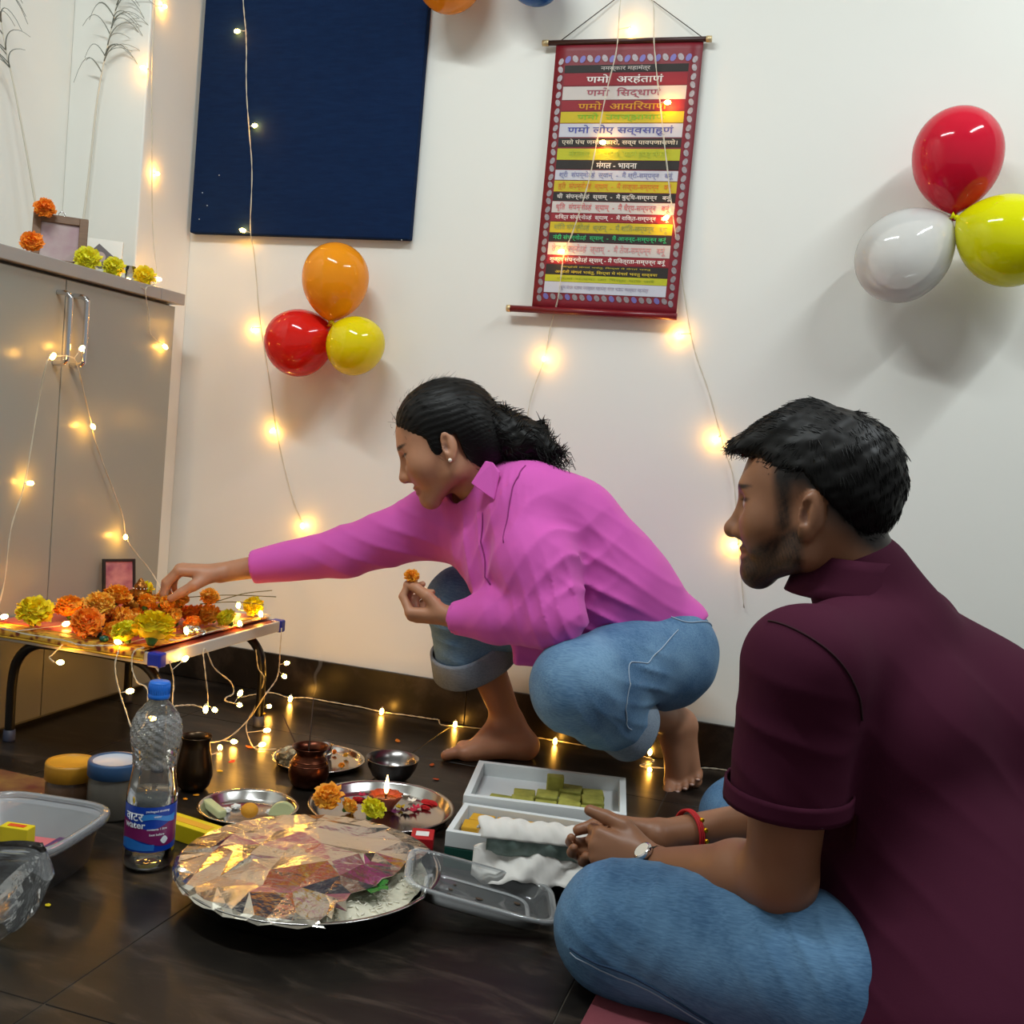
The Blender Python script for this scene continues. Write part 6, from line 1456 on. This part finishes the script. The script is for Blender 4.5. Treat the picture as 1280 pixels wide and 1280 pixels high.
surface_hair('hair_lock', ho, HMN, 5200, 0.020, 0.0009, lambda L: (0.9, -L[1]*3, 0.35-L[0]*3) if (L[2] > 0.085 and L[0] > -0.05) else ((0.5, 0, -0.5) if L[0] > 0.0 else (-0.25, 0, -1.0)), HAIRM, 5, lift=0.16)
# --- wrist watch on the left wrist, red thread bracelet on the right
d = unit(G['LE']-G['LW']); wc = G['LW']+d*0.004; q = Vector(d).to_track_quat('Z', 'Y').to_matrix()
mb = MB(); mb.lathe([(0.0285, -0.009), (0.0312, -0.009), (0.0318, 0), (0.0312, 0.009), (0.0285, 0.009), (0.0285, -0.009)], wc, 32, q); wt = obj('watch_strap', mb, M('watch_strap', '#16120f', 0.5), mn)
tv = unit(np.array([-0.2, -0.55, 0.75])-d*np.dot(d, [-0.2, -0.55, 0.75])); q2 = Vector(tv).to_track_quat('Z', 'Y').to_matrix()
mb = MB(); mb.lathe([(0.0, -0.003), (0.015, -0.003), (0.0155, 0.003), (0.0138, 0.0055), (0.0, 0.0055)], wc+tv*0.033, 28, q2); obj('watch_case', mb, CHROME, wt)
mb = MB(); mb.lathe([(0.0, 0.0058), (0.0122, 0.0058)], wc+tv*0.033, 24, q2); obj('watch_dial', mb, M('watch_dial', '#d8d2c4', 0.3), wt)
d = unit(G['RE']-G['RW']); bc = G['RW']+d*0.062; q = Vector(d+np.array([0.25, 0, 0.05])).to_track_quat('Z', 'Y').to_matrix()
RED = M('red_thread', '#b3121a', 0.7, bump=0.4, bscale=400)
mb = MB()
for o_ in (-0.0035, 0.0, 0.0035):
    mb.lathe([(0.0385+0.0022*math.cos(t), o_+0.0022*math.sin(t)) for t in np.linspace(0, 6.2832, 8)], bc, 36, q)
br = obj('thread_bracelet', mb, RED, mn)
nv = unit(np.array([0.05, -0.9, 0.15])-d*np.dot(d, [0.05, -0.9, 0.15])); GOLD = M('gold_bead', '#d9a21c', 0.25, 0.9)
for t in range(4):
    a = -0.75+0.42*t; p = bc+rot_about(nv, d, a)*0.0405; mb = MB(); mb.sphere(p, 0.0042, 10, 8); obj('bead', mb, GOLD, br)
# ================================================================== string lights
WIRE = M('clear_wire', '#cfc8b4', 0.4); BULB = M('warm_led', '#ffd890', 0.4, emit='#ffb648', estr=110.0); HOLD = M('led_holder', '#e8dfc8', 0.3)
_b = MB(); _b.lathe([(0.0, 0.004), (0.0032, 0.005), (0.0050, 0.009), (0.0052, 0.014), (0.0036, 0.019), (0.0, 0.021)], n=10); BULB_ME = _b.mesh('bulb'); BULB_ME.materials.append(BULB)
_b = MB(); _b.lathe([(0.0, 0.0), (0.0022, 0.0), (0.0024, 0.007), (0.0, 0.007)], n=8); HOLD_ME = _b.mesh('holder'); HOLD_ME.materials.append(HOLD)
def string_light(label, pts, bulbs, group='strings of warm fairy lights', r_=0.0008, jit=0.0):
    pts = [np.array([p[0], min(p[1], YW-0.022) if p[2] < 0.11 else p[1], p[2]]) for p in pts]
    P = spline(pts, 8); t = thing('string_light', label, 'string light', tuple(P[0]), group)
    s = np.linspace(0, 1, len(P)); n = len(P); w = np.arange(n)*0.9
    A = P+np.stack([0.0010*np.cos(w), 0*w, 0.0010*np.sin(w)], 1); Bq = P-np.stack([0.0013*np.cos(w), 0*w, 0.0013*np.sin(w)], 1)
    mb = MB(); mb.tube(A, r_, 5); obj('wire', mb, WIRE, t); mb = MB(); mb.tube(Bq, r_, 5); obj('wire', mb, WIRE, t)
    for (c, d) in bulbs:
        c = np.array(c, float)
        if c[2] < 0.11: c[1] = min(c[1], YW-0.026)
        i = int(np.argmin(((P-c)**2).sum(1))); a = P[i]
        if d is None: d = c-a
        if np.linalg.norm(d) < 1e-4: d = np.array([0, 0, -1.0])
        d = unit(d); base = c-d*0.011
        h = bpy.data.objects.new('bulb', HOLD_ME); COL.objects.link(h); h.parent = t; h.location = base-wloc(t); h.rotation_euler = Vector(d).to_track_quat('Z', 'Y').to_euler()
        g = bpy.data.objects.new('glowing_tip', BULB_ME); COL.objects.link(g); g.parent = h
        if np.linalg.norm(base-a) > 0.003:
            mb = MB(); mb.tube([a, (a+base)/2, base], 0.0009, 4); obj('bulb_lead', mb, WIRE, t)
    return t
yw = YW-0.010
def wl(pts, y=yw): return [PY(x, z, y) for x, z in pts]
YPAN = YW-0.031
string_light('fairy light string hanging down over the navy pin board', wl([(303, -60), (304, 0), (307, 35), (308, 60), (308, 110), (311, 158), (315, 215), (313, 285)], YPAN)+wl([(318, 320), (325, 400), (336, 470), (345, 535), (362, 610), (380, 660)], yw),
             [(PY(297, 39, YPAN-0.006), None), (PY(318, 157, YPAN-0.006), None), (PY(304, 288, YPAN-0.006), None), (PY(316, 412, YW-0.012), (-0.4, 0.8, -0.3)), (PY(341, 538, YW-0.014), None), (PY(378, 657, YW-0.014), None)])
string_light('fairy light string down the corner between pillar and wall', [PX(196, -40, XP+0.008), PX(190, 80, XP+0.008), PX(190, 160, XP+0.010), PX(190, 216, XP+0.012), PX(191, 290, XP+0.016), PX(196, 345, -1.72), PX(192, 356, -1.70), PX(182, 362, XC+0.020), PX(186, 392, XC+0.010), PX(189, 418, XC+0.008), PX(204, 431, XC+0.012)],
             [(PX(180, 85, XP+0.002), (-0.6, -0.6, 0)), (PX(196, 217, XP+0.012), None), (PX(198, 349, -1.715), None), (PX(206, 433, XC+0.014), None), (PX(205, 8, XP+0.01), None), (PX(160, 350, -1.705), (0, 1, 0))])
string_light('fairy light string slanting across the scroll to its lower left', wl([(790, -40), (776, 0), (771, 60), (757, 120), (746, 178), (735, 230), (716, 290), (705, 318), (698, 370)], YW-0.036)+wl([(688, 410), (680, 450), (663, 500), (655, 560)], yw),
             [(PY(753, 178, YW-0.042), None), (PY(702, 314, YW-0.042), None), (PY(680, 449, YW-0.014), None), (PY(789, 36, YW-0.016), (0, 1, 0))])
string_light('fairy light string running down the right part of the scroll', wl([(800, -40), (816, 0), (818, 60), (825, 128), (834, 210), (841, 268)], YW-0.036)+wl([(850, 330), (862, 410), (872, 450), (886, 490), (905, 560), (917, 600), (924, 690), (930, 760)], yw),
             [(PY(834, 128, YW-0.042), None), (PY(833, 272, YW-0.042), None), (PY(848, 418, YW-0.012), (-0.3, 0.9, 0)), (PY(895, 549, YW-0.014), None), (PY(918, 682, YW-0.014), None)])
xh = XC+0.046
string_light('fairy light string looped through the chrome cabinet handles', [PX(-12, 800, XC+0.02), PX(5, 730, XC+0.016), PX(14, 660, XC+0.016), PX(31, 604, XC+0.018), PX(47, 510, XC+0.02), PX(58, 455, xh), PX(67, 446, xh), PX(88, 446, xh), PX(97, 458, xh), PX(112, 520, XC+0.02), PX(122, 560, XC+0.016), PX(152, 640, XC+0.016), PX(160, 676, XC+0.02), PX(190, 716, XC+0.05), PX(205, 745, XC+0.12)],
             [(PX(66, 446, xh+0.006), (0.5, 0, 0.8)), (PX(37, 604, XC+0.022), None), (PX(116, 533, XC+0.024), None), (PX(157, 671, XC+0.024), None), (PX(102, 436, xh), (0, 0.5, 0.5)), (PX(4, 771, XC+0.06), None)])
zt = TZ+0.008
g_t = [PZ(-20, 780, zt), PZ(30, 792, zt+0.003), PZ(78, 800, zt), PZ(100, 806, zt), PZ(120, 807, zt), PZ(148, 806, zt+0.002), PZ(175, 800, zt), PZ(195, 797, zt), PZ(225, 800, zt), PZ(262, 790, zt), PZ(290, 783, zt), PZ(315, 775, zt), PZ(338, 769, zt+0.002)]
yf = TY0-0.012
string_light('fairy light string lying on the altar cloth around the flowers', g_t, [(PZ(82, 780, zt+0.006), (0.6, 0.6, 0.3)), (PZ(148, 803, zt+0.006), (-1, 0, 0.2)), (PZ(233, 789, zt+0.016), None), (PZ(300, 780, zt+0.006), (-0.5, 0.5, 0.4)), (PZ(326, 768, zt+0.008), None), (PZ(298, 757, zt+0.010), (0, 0, 1)), (PZ(216, 746, zt+0.050), (0, 0, 1)), (PZ(5, 771, zt+0.014), (1, 0, 0.3))])
def hang(pts): return [PY(x, y, Y) if kind == 'y' else PX(x, y, Y) for (x, y, kind, Y) in pts]
string_light('fairy light string drooping over the front rim of the altar table', hang([(78, 806, 'y', yf), (66, 818, 'y', yf-0.004), (62, 822, 'y', yf-0.006), (68, 828, 'y', yf-0.008)]), [(PY(75, 828, yf-0.010), None)])
string_light('fairy light string hanging in a loop by the blue corner cap', hang([(150, 808, 'y', yf), (144, 830, 'y', yf-0.01), (147, 855, 'y', yf-0.012), (156, 885, 'y', yf-0.012), (168, 915, 'y', yf-0.02), (182, 900, 'y', yf-0.012), (184, 862, 'y', yf-0.006), (172, 853, 'y', yf-0.008), (165, 835, 'y', yf-0.008), (167, 815, 'y', yf-0.006), (180, 809, 'y', yf)]), [(PY(162, 864, yf-0.010), None), (PY(190, 898, yf-0.016), None)])
xr = TX1+0.010
string_light('fairy light string dangling under the pale table rim', hang([(212, 826, 'x', xr), (217, 850, 'x', xr), (216, 880, 'x', xr+0.004), (222, 882, 'x', xr+0.006), (240, 881, 'x', xr+0.004), (256, 884, 'x', xr), (260, 874, 'x', xr), (257, 845, 'x', xr), (254, 815, 'x', xr-0.006), (258, 813, 'x', xr-0.006), (268, 835, 'x', xr), (288, 852, 'x', xr), (292, 866, 'x', xr), (283, 872, 'x', xr), (282, 876, 'x', xr), (293, 879, 'x', xr)]), [(PX(231, 824, xr+0.004), None), (PX(257, 886, xr), None), (PX(268, 887, xr), None), (PX(300, 867, xr), None), (PX(299, 881, xr), None)])
string_light('fairy light string falling from the far corner cap to the floor', hang([(352, 785, 'x', xr), (350, 815, 'x', xr), (349, 835, 'x', xr), (345, 850, 'x', xr+0.01), (332, 868, 'x', xr+0.02)])+[PZ(310, 900, 0.02), PZ(282, 924, 0.006), PZ(250, 930, 0.004), PZ(247, 940, 0.003), PZ(262, 945, 0.003), PZ(252, 950, 0.003), PZ(262, 944, 0.003), PZ(275, 940, 0.004)],
             [(PX(358, 829, xr+0.004), None), (PX(355, 845, xr+0.004), None), (PZ(292, 927, 0.010), None), (PZ(275, 935, 0.008), None)])
string_light('fairy light string tangled on the floor under the table corner', hang([(320, 812, 'x', xr-0.02), (323, 835, 'x', xr-0.02), (330, 850, 'x', xr-0.01)])+[PZ(318, 885, 0.03), PZ(308, 905, 0.01), PZ(312, 925, 0.003), PZ(322, 937, 0.003), PZ(345, 936, 0.003)], [(PZ(336, 883, 0.02), None), (PZ(327, 931, 0.007), None), (PZ(333, 913, 0.010), None)])
string_light('fairy light string along the floor at the foot of the skirting', [PZ(300, 872, 0.004), PZ(318, 868, 0.004), PZ(340, 866, 0.004), PZ(362, 872, 0.004), PZ(385, 871, 0.004), PZ(420, 878, 0.004), PZ(452, 884, 0.004), PZ(478, 890, 0.004), PZ(520, 890, 0.004), PZ(543, 895, 0.005), PZ(552, 897, 0.006), PZ(552, 906, 0.003), PZ(575, 908, 0.003), PZ(612, 912, 0.003), PZ(660, 918, 0.003), PZ(690, 921, 0.004), PZ(725, 929, 0.004), PZ(760, 935, 0.004), PZ(800, 945, 0.004), PZ(818, 951, 0.004), PZ(800, 957, 0.003), PZ(830, 960, 0.003), PZ(868, 960, 0.003), PZ(895, 960, 0.003), PZ(930, 967, 0.003), PZ(990, 975, 0.003)],
             [(PZ(363, 873, 0.012), (0, -0.3, -1)), (PZ(477, 889, 0.012), (0, -0.3, -1)), (PZ(569, 905, 0.010), (0, -0.3, -1)), (PZ(694, 926, 0.010), (0, -0.3, -1)), (PZ(814, 938, 0.016), (0, 0, 1)), (PZ(812, 962, 0.006), None)])
# the bud the woman holds, and a thread of incense smoke
tp = (WL[4]+WL[0])/2+np.array([0, 0, 0.012]); marigold(tp, 0.017, 'orange', 'orange marigold bud pinched between the fingers of the raised hand', 'held flowers')
tp = (WR[4]+WR[0])/2+np.array([-0.004, 0, -0.006]); marigold(tp, 0.022, 'orange', 'orange marigold being placed by the reaching hand', 'held flowers')
def smoke():
    m = bpy.data.materials.new('incense_smoke'); m.use_nodes = True; nt = m.node_tree; nt.nodes.clear(); o = nt.nodes.new('ShaderNodeOutputMaterial')
    v = nt.nodes.new('ShaderNodeVolumePrincipled'); v.inputs['Density'].default_value = 14.0; v.inputs['Color'].default_value = (0.9, 0.9, 0.92, 1); nt.links.new(v.outputs[0], o.inputs['Volume']); return m
e = PY(392, 870, L1[1]+0.05); pts = [e, e+np.array([0.004, 0, 0.02]), e+np.array([0.0, 0, 0.045]), e+np.array([0.010, 0, 0.07]), e+np.array([0.006, 0, 0.10])]
mb = MB(); P = spline(pts, 6); mb.tube(P, np.linspace(0.0012, 0.006, len(P)), 8); tag(obj('smoke_wisp', mb, smoke()), 'faint grey wisp of smoke above an incense stick', 'smoke')
